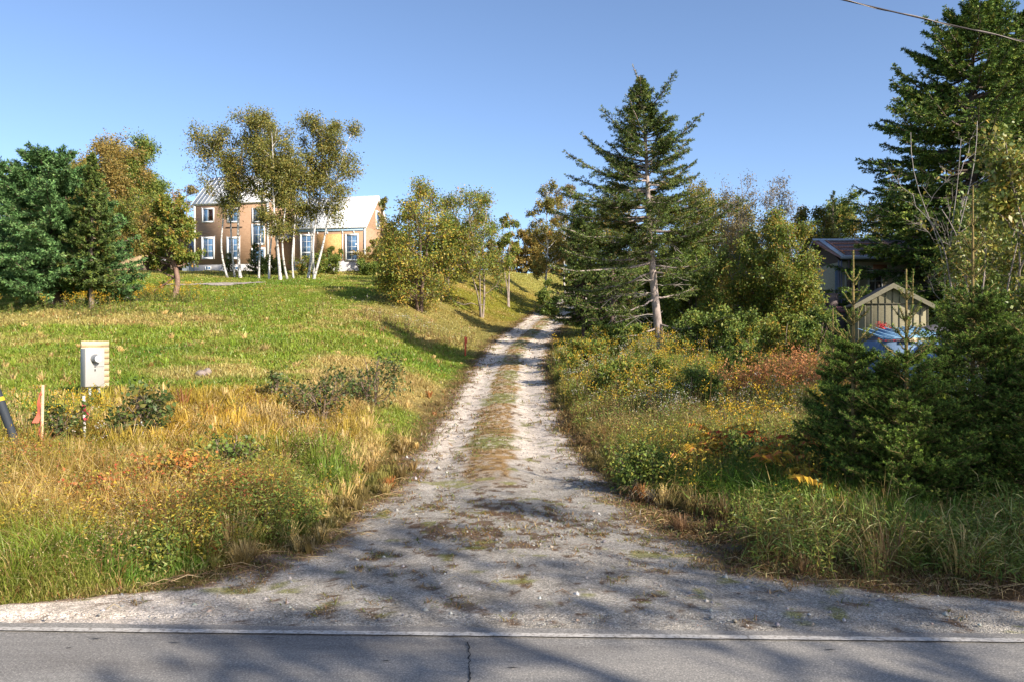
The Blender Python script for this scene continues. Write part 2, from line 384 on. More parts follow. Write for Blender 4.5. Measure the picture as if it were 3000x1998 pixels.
def build_road():
    b = Buf(); xs = np.concatenate([np.linspace(-400, -9, 60), np.arange(-8.9, 9, .045), np.linspace(9, 400, 60)])
    edge = line_y(xs)+.17+.05*(fbm(xs*2.5, xs*0, 71)-.5)+.03*(fbm(xs*12, xs*0, 72)-.5)
    rows = [np.full_like(xs, -1.3)-.031*xs]+[line_y(xs)*k for k in (.0, .2, .4, .6, .8, .93)]+[edge]
    Y = np.array(rows); X = np.repeat(xs[None], len(rows), 0); Z = np.zeros_like(X)+.002; Z[-1] -= .012
    Z[0] = -.02
    ny, nx = X.shape; idx = np.arange(ny*nx).reshape(ny, nx)
    f = np.stack([idx[:-1, :-1], idx[:-1, 1:], idx[1:, 1:], idx[1:, :-1]], -1).reshape(-1, 4)
    b.add(np.stack([X, Y, Z], -1), f, (.255, .236, .213))
    tag(b.build("road", M_asphalt), kind="structure")
    b = Buf(); xs = np.concatenate([np.linspace(-400, -9, 40), np.arange(-8.9, 9, .06), np.linspace(9, 400, 40)])
    lo = line_y(xs)-.034+.014*(fbm(xs*9, xs*0, 73)-.5); hi = line_y(xs)+.034+.018*(fbm(xs*9, xs*0, 74)-.5)
    Z = np.full_like(xs, .006); v = np.stack([np.stack([xs, lo, Z], -1), np.stack([xs, hi, Z], -1)], 0)
    n = len(xs); idx = np.arange(2*n).reshape(2, n)
    b.add(v, np.stack([idx[0, :-1], idx[0, 1:], idx[1, 1:], idx[1, :-1]], -1), (.52, .48, .43))
    m = pbr("worn_white_paint", rough=.8, useattr=True, nscale=35, nstops=[(.36, (.45, .42, .4)), (.50, (.85, .85, .85)), (.7, (1.05, 1.05, 1.05))], detail=6)
    tag(b.build("road_marking", m), kind="structure")
    # the crack across the lane, and short scars
    b = Buf(); g = np.random.default_rng(5)
    t = np.linspace(0, 1, 70); px = 1372+4*np.sin(t*5)+g.normal(0, 2.4, 70); Yk = 5.55-1.7*t
    xk = (px-1500)/F*Yk; wd = .0022+.005*g.random(70)*(g.random(70) > .35)
    v = np.stack([np.stack([xk-wd, Yk, 0*t+.0075], -1), np.stack([xk+wd, Yk, 0*t+.0075], -1)], 0); idx = np.arange(140).reshape(2, 70)
    b.add(v, np.stack([idx[0, :-1], idx[1, :-1], idx[1, 1:], idx[0, 1:]], -1), (.03, .03, .03))
    for (px0, py0, l) in ((790, 1871, .05), (510, 1884, .05), (1130, 1938, .03), (280, 1872, .06), (200, 1900, .02), (2430, 1905, .05), (1500, 1958, .04)):
        d = CAMH/(py0-1000)*F; x0 = (px0-1500)/F*d
        b.add([(x0-l, d, .0075), (x0, d-.008, .0075), (x0+l, d+.002, .0075), (x0+.01, d+.008, .0075)], [(0, 1, 2, 3)], (.05, .045, .04))
    m = pbr("crack_tar", rough=.95, useattr=True)
    tag(b.build("road_cracks", m), kind="structure")
build_road()
# ------------------------------------------------------------------ plant builders
LPT = 1.75; LB = 1.65; NB = 1.8
def tree(name, label, cat, group, px, d, py_top, half_px, prof=None, pal=None, leaf=.12, n=(16, 6, 5), lpt=16, bark=(.20, .16, .12),
         barkm=None, tr=None, lean=(0, 0), stems=1, spread=.0, base_h=.25, seed=1, up=.35, mat=None, spray=.6, loc=None, h=None, rad=None, xtra_limbs=None, flat=None):
    g = np.random.default_rng(seed)
    if loc is None: loc = at(px, d)
    if h is None: h = zrow(py_top, d)-loc[2]
    if rad is None: rad = half_px/F*d
    prof = prof or [(.0, .3), (.2, .8), (.45, 1.0), (.7, .85), (.9, .45), (1, .1)]
    pa = np.array(prof, float)
    root = tag(empty(name, loc), label, cat, group)
    tr = tr or h*.018+.03
    tb = Buf(); lb = Buf()
    ax = []                                             # stem axes: functions of t
    for s in range(stems):
        a = s*2*math.pi/max(stems, 1)+g.uniform(0, 1.5); sp = spread*g.uniform(.5, 1.2)*(stems > 1)
        e = np.array([lean[0]*h+math.cos(a)*sp, lean[1]*h+math.sin(a)*sp, h*(1 if s == 0 else g.uniform(.72, .98))])
        ctl = np.array([e[0]*.25+g.normal(0, .02*h), e[1]*.25+g.normal(0, .02*h), h*.5])
        st = np.array([math.cos(a)*.06*(stems > 1)*(1+tr*8), math.sin(a)*.06*(stems > 1)*(1+tr*8), -.15])
        wob = g.normal(0, .012*h, (3, 2))
        def f(t, st=st, ctl=ctl, e=e, wob=wob):
            t = np.asarray(t)[..., None]
            p = (1-t)**2*st+2*t*(1-t)*ctl+t*t*e
            w_ = sum(wob[k]*np.sin(t*math.pi*(k+1)) for k in range(3))
            return np.concatenate([p[..., :2]+w_, p[..., 2:]], -1)
        ax.append(f)
        tt = np.linspace(0, .97, 16); r_ = tr*(1-.35*(s > 0))*(1-tt)**.8/(stems**.35)+.006
        r_[0] *= 1.25
        tubes(tb, f(tt)[None], r_[None], 7, bark)
    n1, n2, n3 = n; lpt = int(round(lpt*LPT)) if lpt > 6 else lpt; leaf = leaf*1.08
    # level 1
    k = n1*4; he = g.uniform(pa[0, 0], 1, k); acc = g.random(k) < (np.interp(he, pa[:, 0], pa[:, 1])**1.2+.12); he = he[acc][:n1]; n1 = len(he)
    si = g.integers(0, stems, n1); az = g.uniform(0, 2*math.pi, n1)+np.arange(n1)*2.4
    re = np.interp(he, pa[:, 0], pa[:, 1])*rad*g.uniform(.42, 1.08, n1)**.7
    hs = np.clip(he-up*re/h*g.uniform(.6, 1.5, n1), base_h, .93)
    S0 = np.array([ax[s](t) for s, t in zip(si, hs)]); E0 = np.array([ax[s](t) for s, t in zip(si, he)])
    E0[:, 2] = he*h
    E0[:, 0] += np.cos(az)*re; E0[:, 1] += np.sin(az)*re
    if xtra_limbs:
        for (t, dx, dz) in xtra_limbs:
            S0 = np.vstack([S0, ax[0](t)]); E0 = np.vstack([E0, ax[0](t)+np.array([dx, g.normal(0, .2), dz])])
        n1 = len(S0)
    def bez(A, B, sag, ns):
        t = np.linspace(0, 1, ns)[None, :, None]
        C = (A+B)/2+sag
        return (1-t)**2*A[:, None]+2*t*(1-t)*C[:, None]+t*t*B[:, None]
    L1 = np.linalg.norm(E0-S0, axis=1, keepdims=True)
    P1 = bez(S0, E0, np.concatenate([g.normal(0, .08, (n1, 2))*L1, -.10*L1], 1), 7)
    P1[:, 1:-1] += g.normal(0, 1, (n1, 5, 3))*L1[:, None]*.02
    r1 = tr*.42*np.sqrt(np.clip(L1/L1.max(), .15, 1))/(stems**.25)
    tubes(tb, P1, r1*np.linspace(1, .3, 7)[None]+.003, 5, bark)
    def sub(P, m, lo, length, outb, ns=5):
        Bn, S, _ = P.shape
        t = g.uniform(lo, 1, (Bn, m)); t[:, 0] = 1; x = t*(S-1); i = np.minimum(x.astype(int), S-2); fr = (x-i)[..., None]
        bi = np.arange(Bn)[:, None]
        A = P[bi, i]*(1-fr)+P[bi, i+1]*fr; tg = nrm(P[bi, i+1]-P[bi, i])
        dr = nrm(rdir(Bn*m, g).reshape(Bn, m, 3)+tg*outb+np.array([0, 0, .25]))
        ln = length*g.uniform(.5, 1.25, (Bn, m, 1))*(1.15-.5*t[..., None])
        A = A.reshape(-1, 3); E = A+(dr*ln).reshape(-1, 3)
        return bez(A, E, g.normal(0, .06, A.shape)*length, ns)
    tc = bark if barkm is None else (.16, .11, .09); tm = 0 if barkm is None else 1
    P2 = sub(P1, n2, .3, rad*.42, 1.0)
    tubes(tb, P2, (tr*.11+.003)*np.linspace(1, .3, 5)[None], 4, tc, tm)
    P3 = sub(P2, n3, .2, rad*.20+.12, .8, 3)
    tubes(tb, P3, (tr*.03+.002)*np.linspace(1, .4, 3)[None], 3, tc, tm)
    # leaves
    m = len(P3); t = g.uniform(.1, 1.1, (m, lpt, 1))
    A = P3[:, None, 0]*(1-t)+P3[:, None, 2]*t+g.normal(0, 1, (m, lpt, 3))*spray*(rad*.06+.03)
    keep = (g.random((m, 1)) < .93) & (g.random((m, lpt)) < .9)
    dr = rdir(m*lpt, g).reshape(m, lpt, 3)+nrm(P3[:, 2]-P3[:, 0])[:, None]*.6-np.array([0, 0, .25])
    cc = (np.repeat(pick(pal, m, g, .12)[:, None], lpt, 1)*.55+pick(pal, m*lpt, g, .25).reshape(m, lpt, 3)*.45)*LB
    A = A[keep]; dr = dr[keep]; cc = cc[keep]
    leaves(lb, A, dr, leaf*g.uniform(.5, 1.5, len(A)), leaf*g.uniform(.35, .85, len(A)), cc, g, flat=flat)
    tb.build("trunk", [barkm, M_bark] if barkm else M_bark, root, smooth=True)
    lb.build("crown", mat or M_leaf, root)
    return root

PAL_OLIVE = [(3, (.135, .125, .028)), (3, (.085, .105, .024)), (1.5, (.24, .16, .03)), (.5, (.30, .17, .03))]
PAL_BIRCH = [(3, (.145, .13, .032)), (3, (.105, .115, .028)), (1.0, (.26, .18, .04)), (.8, (.08, .09, .024))]
PAL_APPLE = [(3.5, (.10, .14, .025)), (2, (.15, .16, .028)), (.8, (.27, .19, .035)), (.6, (.30, .14, .03)), (1, (.06, .08, .02))]
PAL_YEL = [(3, (.36, .25, .03)), (2, (.22, .19, .03)), (1.5, (.13, .14, .03)), (.6, (.30, .13, .03))]
PAL_GREEN = [(4, (.085, .125, .025)), (2, (.14, .17, .032)), (1, (.22, .19, .035)), (1.5, (.05, .075, .02))]
PAL_BARE = [(3, (.12, .10, .05)), (2, (.16, .12, .05)), (1, (.20, .14, .05))]
PAL_RUSTY = [(3, (.19, .125, .035)), (2.5, (.15, .125, .035)), (1, (.27, .17, .04)), (1.5, (.10, .10, .028))]
PAL_SPRUCE = [(4, (.040, .060, .016)), (2, (.062, .088, .020)), (1, (.105, .125, .024)), (.25, (.18, .11, .03))]
PAL_PINE = [(4, (.045, .09, .030)), (2.5, (.085, .15, .048)), (1, (.025, .05, .016)), (.6, (.15, .21, .07))]
PAL_HEM = [(4, (.04, .072, .018)), (2, (.075, .11, .022)), (1.5, (.14, .165, .028)), (.2, (.16, .10, .03))]
PAL_YSPR = [(4, (.06, .10, .022)), (2, (.095, .15, .028)), (1.4, (.18, .24, .035))]

def conifer(name, label, cat, group, px, d, py_top, half_px, prof, pal, nb=80, seed=1, loc=None, h=None, rad=None, tr=None, lean=(0, 0),
            elev=(.9, -.15), tipup=.15, twigs=14, tw_len=.38, tw_droop=.1, needle=.09, nw=.035, dens=60, bark=(.20, .15, .12), side_tops=None,
            base=.08, explicit=None, third=False, needles_spread=.9, outer=.15, whorl=False, dead=0, lead0=.9, tmax=.985, lo_t=.58, tipc=0, shoots=None, leaders=None, curve=None, nfill=1.0, az_rng=None):
    """trunk, branches with two-sided twigs, and needles along the twigs"""
    g = np.random.default_rng(seed)
    if loc is None: loc = at(px, d)
    if h is None: h = zrow(py_top, d)-loc[2]
    if rad is None: rad = half_px/F*d
    tr = tr or h*.016+.02
    root = tag(empty(name, loc), label, cat, group); tb = Buf(); lb = Buf(); pa = np.array(prof, float)
    cv = np.array(curve, float) if curve else None
    def axis(t):
        t = np.asarray(t, float)
        x = np.interp(t, cv[:, 0], cv[:, 1]) if cv is not None else lean[0]*h*t
        return np.stack([x, lean[1]*h*t, h*t], -1)
    tt = np.linspace(-.01, 1, 22); tubes(tb, axis(tt)[None], (tr*(1-np.clip(tt, 0, 1))**.9+.008)[None], 8, bark)
    S0 = []; E0 = []; LEN = []; EL = []
    k = 0
    for i in range(nb):
        t = base+(1-base)*((i+g.uniform(0, 1))/nb)**(1.0)
        if whorl: t = base+(1-base)*(math.floor(t*whorl)/whorl)*.99+g.uniform(0, .012)
        t = base+(t-base)*(tmax-base)/(1-base); r = np.interp(t, pa[:, 0], pa[:, 1])*rad*g.uniform(.72, 1.08)
        az = g.uniform(0, 2*math.pi)+i*2.4 if az_rng is None else g.uniform(*az_rng)
        el = elev[1]+(elev[0]-elev[1])*t**2.2+g.normal(0, .08)
        if r < .05: r = .08
        S0.append(axis(t)); EL.append(el); LEN.append(r)
        E0.append(axis(t)+np.array([math.cos(az)*r, math.sin(az)*r, math.tan(el)*r]))
    for e in explicit or []:                            # (t0, x_tip, z_tip, y_tip) in metres relative to the base
        t0, xt, zt, yt = e; s = axis(t0); S0.append(s); E0.append(np.array([xt, yt, zt])); LEN.append(np.linalg.norm(E0[-1]-s)); EL.append(0)
    S0 = np.array(S0); E0 = np.array(E0); Bn = len(S0); LEN = np.array(LEN)[:, None]
    ns = 9; t = np.linspace(0, 1, ns)[None, :, None]
    P = S0[:, None]*(1-t)+E0[:, None]*t
    P[:, :, 2] += (-(np.sin(t[..., 0]*math.pi))*.12+(t[..., 0]**4)*0)*LEN*(tipup/.15)+0
    P[:, 1:, :] += np.cumsum(g.normal(0, .012, (Bn, ns-1, 3)), 1)*LEN[:, None]
    br = np.clip(tr*.33*np.sqrt(LEN/LEN.max()), .006, .08)
    tubes(tb, P, br*np.linspace(1, .25, ns)[None], 5, bark)
    # twigs, two-sided
    m = twigs; s = np.linspace(outer, .98, m)[None]+g.uniform(-.02, .02, (Bn, m)); s = np.clip(s, .02, 1); x = s*(ns-1); i = np.minimum(x.astype(int), ns-2); fr = (x-i)[..., None]
    bi = np.arange(Bn)[:, None]; A = P[bi, i]*(1-fr)+P[bi, i+1]*fr; tg = nrm(P[bi, i+1]-P[bi, i])
    side = nrm(np.cross(tg, np.array([0, 0, 1.0])))*np.where(np.arange(m) % 2 == 0, 1, -1)[None, :, None]
    ln = tw_len*LEN[:, None]*(1.05-s[..., None])**.7*g.uniform(.6, 1.2, (Bn, m, 1))+.05*min(1, rad)
    D = nrm(tg*.75+side*.8+g.normal(0, .18, A.shape)-np.array([0, 0, 1])*tw_droop)
    A = A.reshape(-1, 3); E = A+(D*ln).reshape(-1, 3)
    tubes(tb, np.stack([A, (A+E)/2+[0, 0, .03*rad*.1], E], 1), np.full((1, 3), max(.0035, tr*.02)), 3, bark)
    segA = [A]; segE = [E]
    # branch ends carry needles too
    j = 4; segA.append(P[:, j:-1].reshape(-1, 3)); segE.append(P[:, j+1:].reshape(-1, 3))
    if third:
        q = third; u = g.uniform(.15, .95, (len(A), q, 1)); B0 = A[:, None]*(1-u)+E[:, None]*u; d0 = nrm(E-A)[:, None]
        sd = nrm(np.cross(d0, np.array([0, 0, 1.0])))*np.where(np.arange(q) % 2 == 0, 1, -1)[None, :, None]
        L3 = np.linalg.norm(E-A, axis=1)[:, None, None]*.42*(1.1-u)+.04
        E3 = B0+nrm(d0*.8+sd*.8+g.normal(0, .2, B0.shape)-np.array([0, 0, 1])*tw_droop)*L3
        segA.append(B0.reshape(-1, 3)); segE.append(E3.reshape(-1, 3))
    # leader
    ta = np.linspace(lead0, .995, 14); segA.append(axis(ta[:-1])); segE.append(axis(ta[1:]))
    for (dx, dy, z0, z1) in leaders or []:
        p = np.array([[dx*.6, dy*.6, z0], [dx, dy, (z0+z1)/2], [dx*1.02, dy*1.02, z1]]); tubes(tb, p[None], np.array([[.02, .014, .006]]), 5, bark)
        segA.append(p[:2]); segE.append(p[1:])
    for q_ in shoots or []:
        q_ = np.array(q_, float).reshape(2, 3); mid = q_.mean(0)-[0, 0, .02]; p = np.stack([q_[0], mid, q_[1]]); tubes(tb, p[None], np.array([[.008, .006, .003]]), 5, bark)
        segA.append(p[:2]); segE.append(p[1:])
    SA = np.vstack(segA); SE = np.vstack(segE); ll = np.linalg.norm(SE-SA, axis=1)
    cnt = g.poisson(np.clip(ll*dens*nfill, .5, 900)); idx = np.repeat(np.arange(len(SA)), cnt)
    u = g.random((len(idx), 1))
    sd = nrm(SE-SA)[idx]; N0 = rdir(len(idx), g); N0 = nrm(N0-sd*np.sum(N0*sd, 1, keepdims=True))
    pos = SA[idx]*(1-u)+SE[idx]*u+N0*.2*nw
    dr = sd*g.uniform(.5, 1.2, (len(idx), 1))+N0*needles_spread
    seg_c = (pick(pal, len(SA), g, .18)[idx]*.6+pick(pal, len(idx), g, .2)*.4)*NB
    seg_c = seg_c*(lo_t+(1.32-lo_t)*u**1.3)+tipc*np.array([.05, .065, .002])*u**2  # paler new growth at tips; darkened twig bases stand in for inner shade
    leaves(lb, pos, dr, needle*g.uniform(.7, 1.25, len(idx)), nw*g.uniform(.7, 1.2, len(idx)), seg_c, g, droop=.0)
    if dead:                                             # bare grey lower limbs
        q = dead; t = g.uniform(.08, base+.12, q); az = g.uniform(0, 6.28, q); r = rad*g.uniform(.3, .8, q)
        A = axis(t); E = A+np.stack([np.cos(az)*r, np.sin(az)*r, g.uniform(-.12, .1, q)*r], -1); tq = np.linspace(0, 1, 7)[None, :, None]
        Pd = A[:, None]*(1-tq)+E[:, None]*tq; Pd[:, 1:] += np.cumsum(g.normal(0, .03, (q, 6, 3)), 1)*r[:, None, None]
        tubes(tb, Pd, np.full((1, 7), .019)*np.linspace(1, .3, 7), 4, (.36, .31, .27))
        ii = np.repeat(np.arange(q), 7); k = g.integers(2, 6, len(ii)); A = Pd[ii, k]; E = A+(nrm(Pd[ii, k+1]-Pd[ii, k])+rdir(len(ii), g)*.8)*r[ii][:, None]*.25
        tubes(tb, np.stack([A, (A+E)/2+g.normal(0, .03, A.shape), E], 1), np.full((1, 3), .009), 3, (.36, .31, .27))
    tb.build("trunk", M_bark, root, smooth=True); lb.build("crown", M_needle, root)
    return root

# ------------------------------------------------------------------ houses
M_paint = pbr("white_trim_paint", rough=.5, useattr=True, nscale=6, nstops=[(.3, (.9, .9, .9)), (.7, (1.05, 1.05, 1.05))])
M_roof = pbr("pale_metal_roof", rough=.38, spec=.5, useattr=True, nscale=1.5, nstops=[(.3, (.92, .92, .93)), (.7, (1.04, 1.04, 1.04))])
M_wrap = pbr("brown_wall_wrap", rough=.75, useattr=True, nscale=2.2, nstops=[(.3, (.86, .84, .82)), (.7, (1.1, 1.1, 1.1))], bump=.35, bscale=3, stretch=(1, 1, 3))
M_osb = pbr("strand_board", rough=.8, useattr=True, nscale=9, nstops=[(.3, (.75, .68, .6)), (.7, (1.25, 1.25, 1.3))], detail=6)
M_conc = pbr("concrete", rough=.9, useattr=True, nscale=3, nstops=[(.3, (.82, .82, .82)), (.7, (1.1, 1.1, 1.1))])
M_wood = pbr("timber", rough=.8, useattr=True, nscale=6, nstops=[(.3, (.75, .72, .7)), (.7, (1.15, 1.15, 1.15))], stretch=(1, 1, 8), bump=.2, bscale=20)
M_plain = pbr("weathered_plain", rough=.7, useattr=True, nscale=4, nstops=[(.3, (.85, .85, .85)), (.7, (1.1, 1.1, 1.1))])
def glassmat():
    m, nt, out = newmat("window_glass"); p = nt.nodes.new("ShaderNodeBsdfPrincipled"); nt.links.new(p.outputs[0], out.inputs[0])
    n = noise(nt, 1.3, 3, .5); nt.links.new(mul(nt, attr(nt), ramp(nt, n, [(.35, (.6, .65, .7)), (.65, (1.4, 1.35, 1.3))])), p.inputs["Base Color"])
    p.inputs["Roughness"].default_value = .12; p.inputs["Specular IOR Level"].default_value = .35; return m
M_glass = glassmat()

def add_window(root, s, zc, w_, h_, cols=2, rows=3, split=None, open_dark=False, trim=.14, proud=.065, low=False, axis='x', xoff=0):
    """window in the facade plane y=0 (axis x) or in the gable plane x=xoff (axis y)"""
    def MM(lo, hi):
        if axis == 'x': return lo, hi
        (a, b, c), (d_, e, f) = lo, hi      # local (s, depth, z) -> (xoff - depth, s, z)
        return (xoff-e, a, c), (xoff-b, d_, f)
    fb = Buf(); W = (.82, .81, .79)
    a, b = s-w_/2, s+w_/2; z0, z1 = zc-h_/2, zc+h_/2
    for lo, hi in (((a, -proud, z0), (a+trim, 0, z1)), ((b-trim, -proud, z0), (b, 0, z1)), ((a+trim, -proud, z1-trim), (b-trim, 0, z1)), ((a+trim, -proud-.02, z0), (b-trim, 0, z0+trim*.9))):
        fb.box(*MM(lo, hi), c=W)
    if not low:                                           # ears of the flashing tape over the head
        for sx in (a-.06, b-.0): fb.box(*MM((sx, -.02, z1-.02), (sx+.06, 0, z1+.10)), c=W)
    f = fb.build("window", M_paint, root)
    pb = Buf(); gc = (.085, .16, .27)  # blue of the reflected sky put into the pane colour
    A, B, Z0, Z1 = a+trim, b-trim, z0+trim*.9, z1-trim
    if open_dark:
        mid = (A+B)/2+.02
        pb.box(*MM((A, -.034, Z0), (mid, -.024, Z1)), c=gc); pb.box(*MM((mid, -.034, Z0), (B, -.024, Z1)), c=(.018, .008, .006))
    else: pb.box(*MM((A, -.034, Z0), (B, -.024, Z1)), c=gc)
    pb.build("pane", M_glass, f)
    mb = Buf(); t = .035
    if split: mb.box(*MM((A, -.05, Z0+split-.06), (B, -.035, Z0+split+.06)), c=W)
    for k in range(1, cols): x = A+(B-A)*k/cols; mb.box(*MM((x-t/2, -.046, Z0), (x+t/2, -.036, Z1)), c=W)
    zz0 = Z0+(split or 0); 
    for k in range(1, rows): z = zz0+(Z1-zz0)*k/rows; mb.box(*MM((A, -.044, z-t/2), (B, -.035, z+t/2)), c=W)
    if mb.v: mb.build("glazing_bar", M_paint, f)
    return f

def gable_block(root, Wd, D, zf, ze, rise, wall_c, roof_c=(.78, .78, .78), over=.15, found_h=.6, seams=.42, wallm=None, roofm=None, trimc=(.80, .79, .77), x0=0, base=-1.2):
    """local: x along the facade, y back, z up. zf foundation top, ze eave height"""
    fb = Buf(); fb.box((x0-.0, 0, base), (x0+Wd, D, zf), c=(.50, .47, .46)); fb.build("foundation", M_conc, root)
    wb = Buf(); wb.box((x0-.02, -.02, zf), (x0+Wd+.02, D+.02, ze), c=wall_c)
    for xa, s in ((x0-.02, 1), (x0+Wd+.02, -1)):
        wb.prism([(xa, -.02, ze), (xa, D+.02, ze), (xa, D/2, ze+rise)], (s*.12, 0, 0), c=wall_c)
    wl_ = wb.build("wall", wallm or M_wrap, root)
    rb = Buf(); t = .09; sl = rise/(D/2); o = over
    n = math.hypot(1, sl); nx, nz = -sl/n, 1/n
    for sgn in (0, 1):
        def pt(y, off):
            z = ze+.03+sl*y
            yy, zz = y+nx*off, z+nz*off
            return (D-yy if sgn else yy), zz
        ya, yb = -o, D/2
        q = [pt(ya, 0), pt(yb, 0), pt(yb, t), pt(ya, t)]
        q[1] = (D/2, q[1][1]); q[2] = (D/2, ze+.03+rise+t*n)
        v = [(x0-o, y, z) for y, z in q]; v2 = [(x0+Wd+o, y, z) for y, z in q]
        rb.add(v+v2, [(0, 1, 2, 3), (7, 6, 5, 4), (0, 4, 5, 1), (1, 5, 6, 2), (2, 6, 7, 3), (3, 7, 4, 0)], roof_c)
        k = int((Wd+2*o)/seams)
        for i in range(k+1):
            x = x0-o+i*(Wd+2*o-.03)/k
            a = [pt(ya, t), pt(yb-.02, t), pt(yb-.02, t+.045), pt(ya, t+.045)]
            v = [(x, y, z) for y, z in a]; v2 = [(x+.03, y, z) for y, z in a]
            rb.add(v+v2, [(0, 1, 2, 3), (7, 6, 5, 4), (0, 4, 5, 1), (2, 6, 7, 3), (3, 7, 4, 0)], tuple(c*.93 for c in roof_c))
    rb.build("roof", roofm or M_roof, root)
    tb = Buf()
    for x in (x0-.06, x0+Wd-.10): tb.box((x, -.06, zf-.02), (x+.16, -.0, ze-.02), c=trimc)
    tb.box((x0+Wd+.021, -.02, zf), (x0+Wd+.05, .12, ze-.02), c=trimc)
    tb.box((x0+Wd+.021, D-.12, zf), (x0+Wd+.05, D, ze-.02), c=trimc)
    tb.box((x0+.06, -.045, ze-.17), (x0+Wd-.06, -.021, ze-.02), c=trimc)
    for s in (0, 1):                                     # rake boards on the visible gable
        y0, y1 = (-.05, D/2) if not s else (D+.05, D/2)
        X = x0+Wd+.03
        v = [(X, y0, ze-.2), (X, y1, ze+rise-.22), (X, y1, ze+rise+.02), (X, y0, ze+.02)]
        tb.prism(v, (over-.04, 0, 0), c=trimc)
    tb.build("trim", M_paint, root)
    return wl_

WRAP = (.36, .225, .14)
YAW = -12.0
# main house
hx, hy = -.3986*75, 75.0; hz = 8.6
H1 = tag(empty("main_house", (hx, hy, hz), R(YAW)), "two-storey tan gabled house with white metal roof behind the birches", "house")
gable_block(H1, 7.56, 6.1, .62, 6.36, 2.95, WRAP)
def s_of(px, X0=hx, Y0=hy, c=math.cos(R(YAW)), s=math.sin(R(YAW))):
    k = (px-1500)/F; return (k*Y0-X0)/(c-k*s)
def zl_(py, s_, Y0=hy, Z0=hz): return zrow(py, Y0+math.sin(R(YAW))*s_)-Z0
for px_, op in ((610, True), (684, False), (757, False)):
    s_ = s_of(px_); add_window(H1, s_, zl_(633, s_), 1.28, 1.36, 2, 1 if op else 2, open_dark=op, trim=.13)
for px_ in (610, 684):
    s_ = s_of(px_); add_window(H1, s_, zl_(729, s_), 1.38, 2.08, 2, 3, trim=.19)
s_ = s_of(757); add_window(H1, s_, zl_(689, s_), 1.38, 1.95, 2, 2, trim=.17); add_window(H1, s_, zl_(751, s_), 1.42, 1.45, 1, 1, trim=.17)
for px_ in (610, 690): s_ = s_of(px_); add_window(H1, s_, zl_(788, s_), .6, .34, 2, 1, trim=.05, proud=.06, low=True)
b = Buf(); b.box((3.3, -.09, 4.02), (5.0, -.045, 4.08), c=(.12, .08, .06)); b.build("batten", M_wood, H1); b = Buf(); b.box((.9, -.06, 3.55), (1.7, -.03, 3.575), c=(.15, .10, .08)); b.build("batten", M_wood, H1)
# link block between the two gables
H3 = tag(empty("link_building", (hx+math.cos(R(YAW))*7.70, hy+math.sin(R(YAW))*7.70+1.6, hz), R(YAW)), "low flat-fronted link joining the tall house to its one-storey wing", "building")
b = Buf(); b.box((-.0, 0, -1), (2.05, 3.2, 3.1), c=(.36, .24, .13)); b.build("wall", M_osb, H3)
b = Buf(); b.add([(-.05, -.3, 3.14), (2.08, -.3, 3.14), (2.08, 2.6, 4.35), (-.05, 2.6, 4.35), (-.05, -.3, 3.24), (2.08, -.3, 3.24), (2.08, 2.6, 4.45), (-.05, 2.6, 4.45)],
      [(0, 3, 2, 1), (4, 5, 6, 7), (0, 1, 5, 4), (1, 2, 6, 5), (2, 3, 7, 6), (3, 0, 4, 7)], (.30, .34, .44)); b.build("roof", M_roof, H3)
b = Buf(); b.box((-.05, -.36, 2.98), (2.08, -.31, 3.16), c=(.70, .70, .72)); b.build("gutter", M_paint, H3)
# one-storey wing
wx, wy = -19.98, 72.86
H2 = tag(empty("house_wing", (wx, wy, hz), R(YAW)), "one-storey wing with bare strand board between two tall windows, white metal roof", "house")
gable_block(H2, 6.94, 6.1, .72, 3.74, 3.15, WRAP)
def s2(px): return s_of(px, wx, wy)
def z2(py, s_): return zl_(py, s_, wy, hz)
b = Buf(); a_, c_ = s2(928), s2(1001.5); b.box((a_, -.034, .72), (c_, -.0205, z2(688, 4)), c=(.56, .33, .13)); b.build("board_panel", M_osb, H2)
b = Buf(); b.box((.1, -.075, 3.38), (6.8, -.046, 3.60), c=(.36, .52, .66)); b.build("eave_band", M_paint, H2)
b = Buf()
for px_ in (905, 931, 960, 1004, 1037):
    s_ = s2(px_); b = Buf(); b.box((s_-.05, -.06, 3.14), (s_+.05, -.021, 3.375), c=(.80, .79, .78)); b.build("bracket", M_paint, H2)
b = Buf()
b.box((s2(1003)-.03, -.05, .72), (s2(1003)+.08, -.036, 3.137), c=(.62, .62, .64)); b.build("strapping", M_paint, H2)
s_ = s2(899); add_window(H2, s_, z2(728, s_), 1.30, 2.42, 2, 3, split=.62, trim=.15)
s_ = s2(1031); add_window(H2, s_, z2(727, s_), 1.30, 2.42, 2, 3, split=.62, trim=.15)
add_window(H2, 3.05, 4.75, 1.0, 1.7, 1, 2, trim=.16, axis='y', xoff=6.94)
bpy.data.objects["window"]  # noqa

# things left of the house
sx, sy, sz = at(440, 78); sz = zrow(797, 78)
g_ = np.random.default_rng(3)
def mound(name, px, d, rx, ry, hh, col, mat, seed, z=None):
    x, y, zz = at(px, d); zz = z if z is not None else zz
    b = Buf(); n = 48; m = 22; a = np.linspace(0, 2*np.pi, n, endpoint=False)[None]; r = np.linspace(0, 1, m)[:, None]
    X = rx*r*np.cos(a); Y = ry*r*np.sin(a); Z = hh*(1-r**1.6)*(.75+.5*fbm(X*.6+seed, Y*.6, seed))-.15+0*a
    Z += .1*(fbm(X*3, Y*3, seed+4)-.5)
    idx = np.arange(n*m).reshape(m, n); f = np.stack([idx[:-1], np.roll(idx[:-1], -1, 1), np.roll(idx[1:], -1, 1), idx[1:]], -1).reshape(-1, 4)
    b.add(np.stack([X, Y, Z], -1), f, col); return b.build(name, mat, None, True, loc=(x, y, zz))
M_sand = pbr("sand", rough=.95, useattr=True, nscale=2.5, nstops=[(.3, (.7, .66, .6)), (.7, (1.2, 1.2, 1.2))], bump=.8, bscale=6, detail=7)
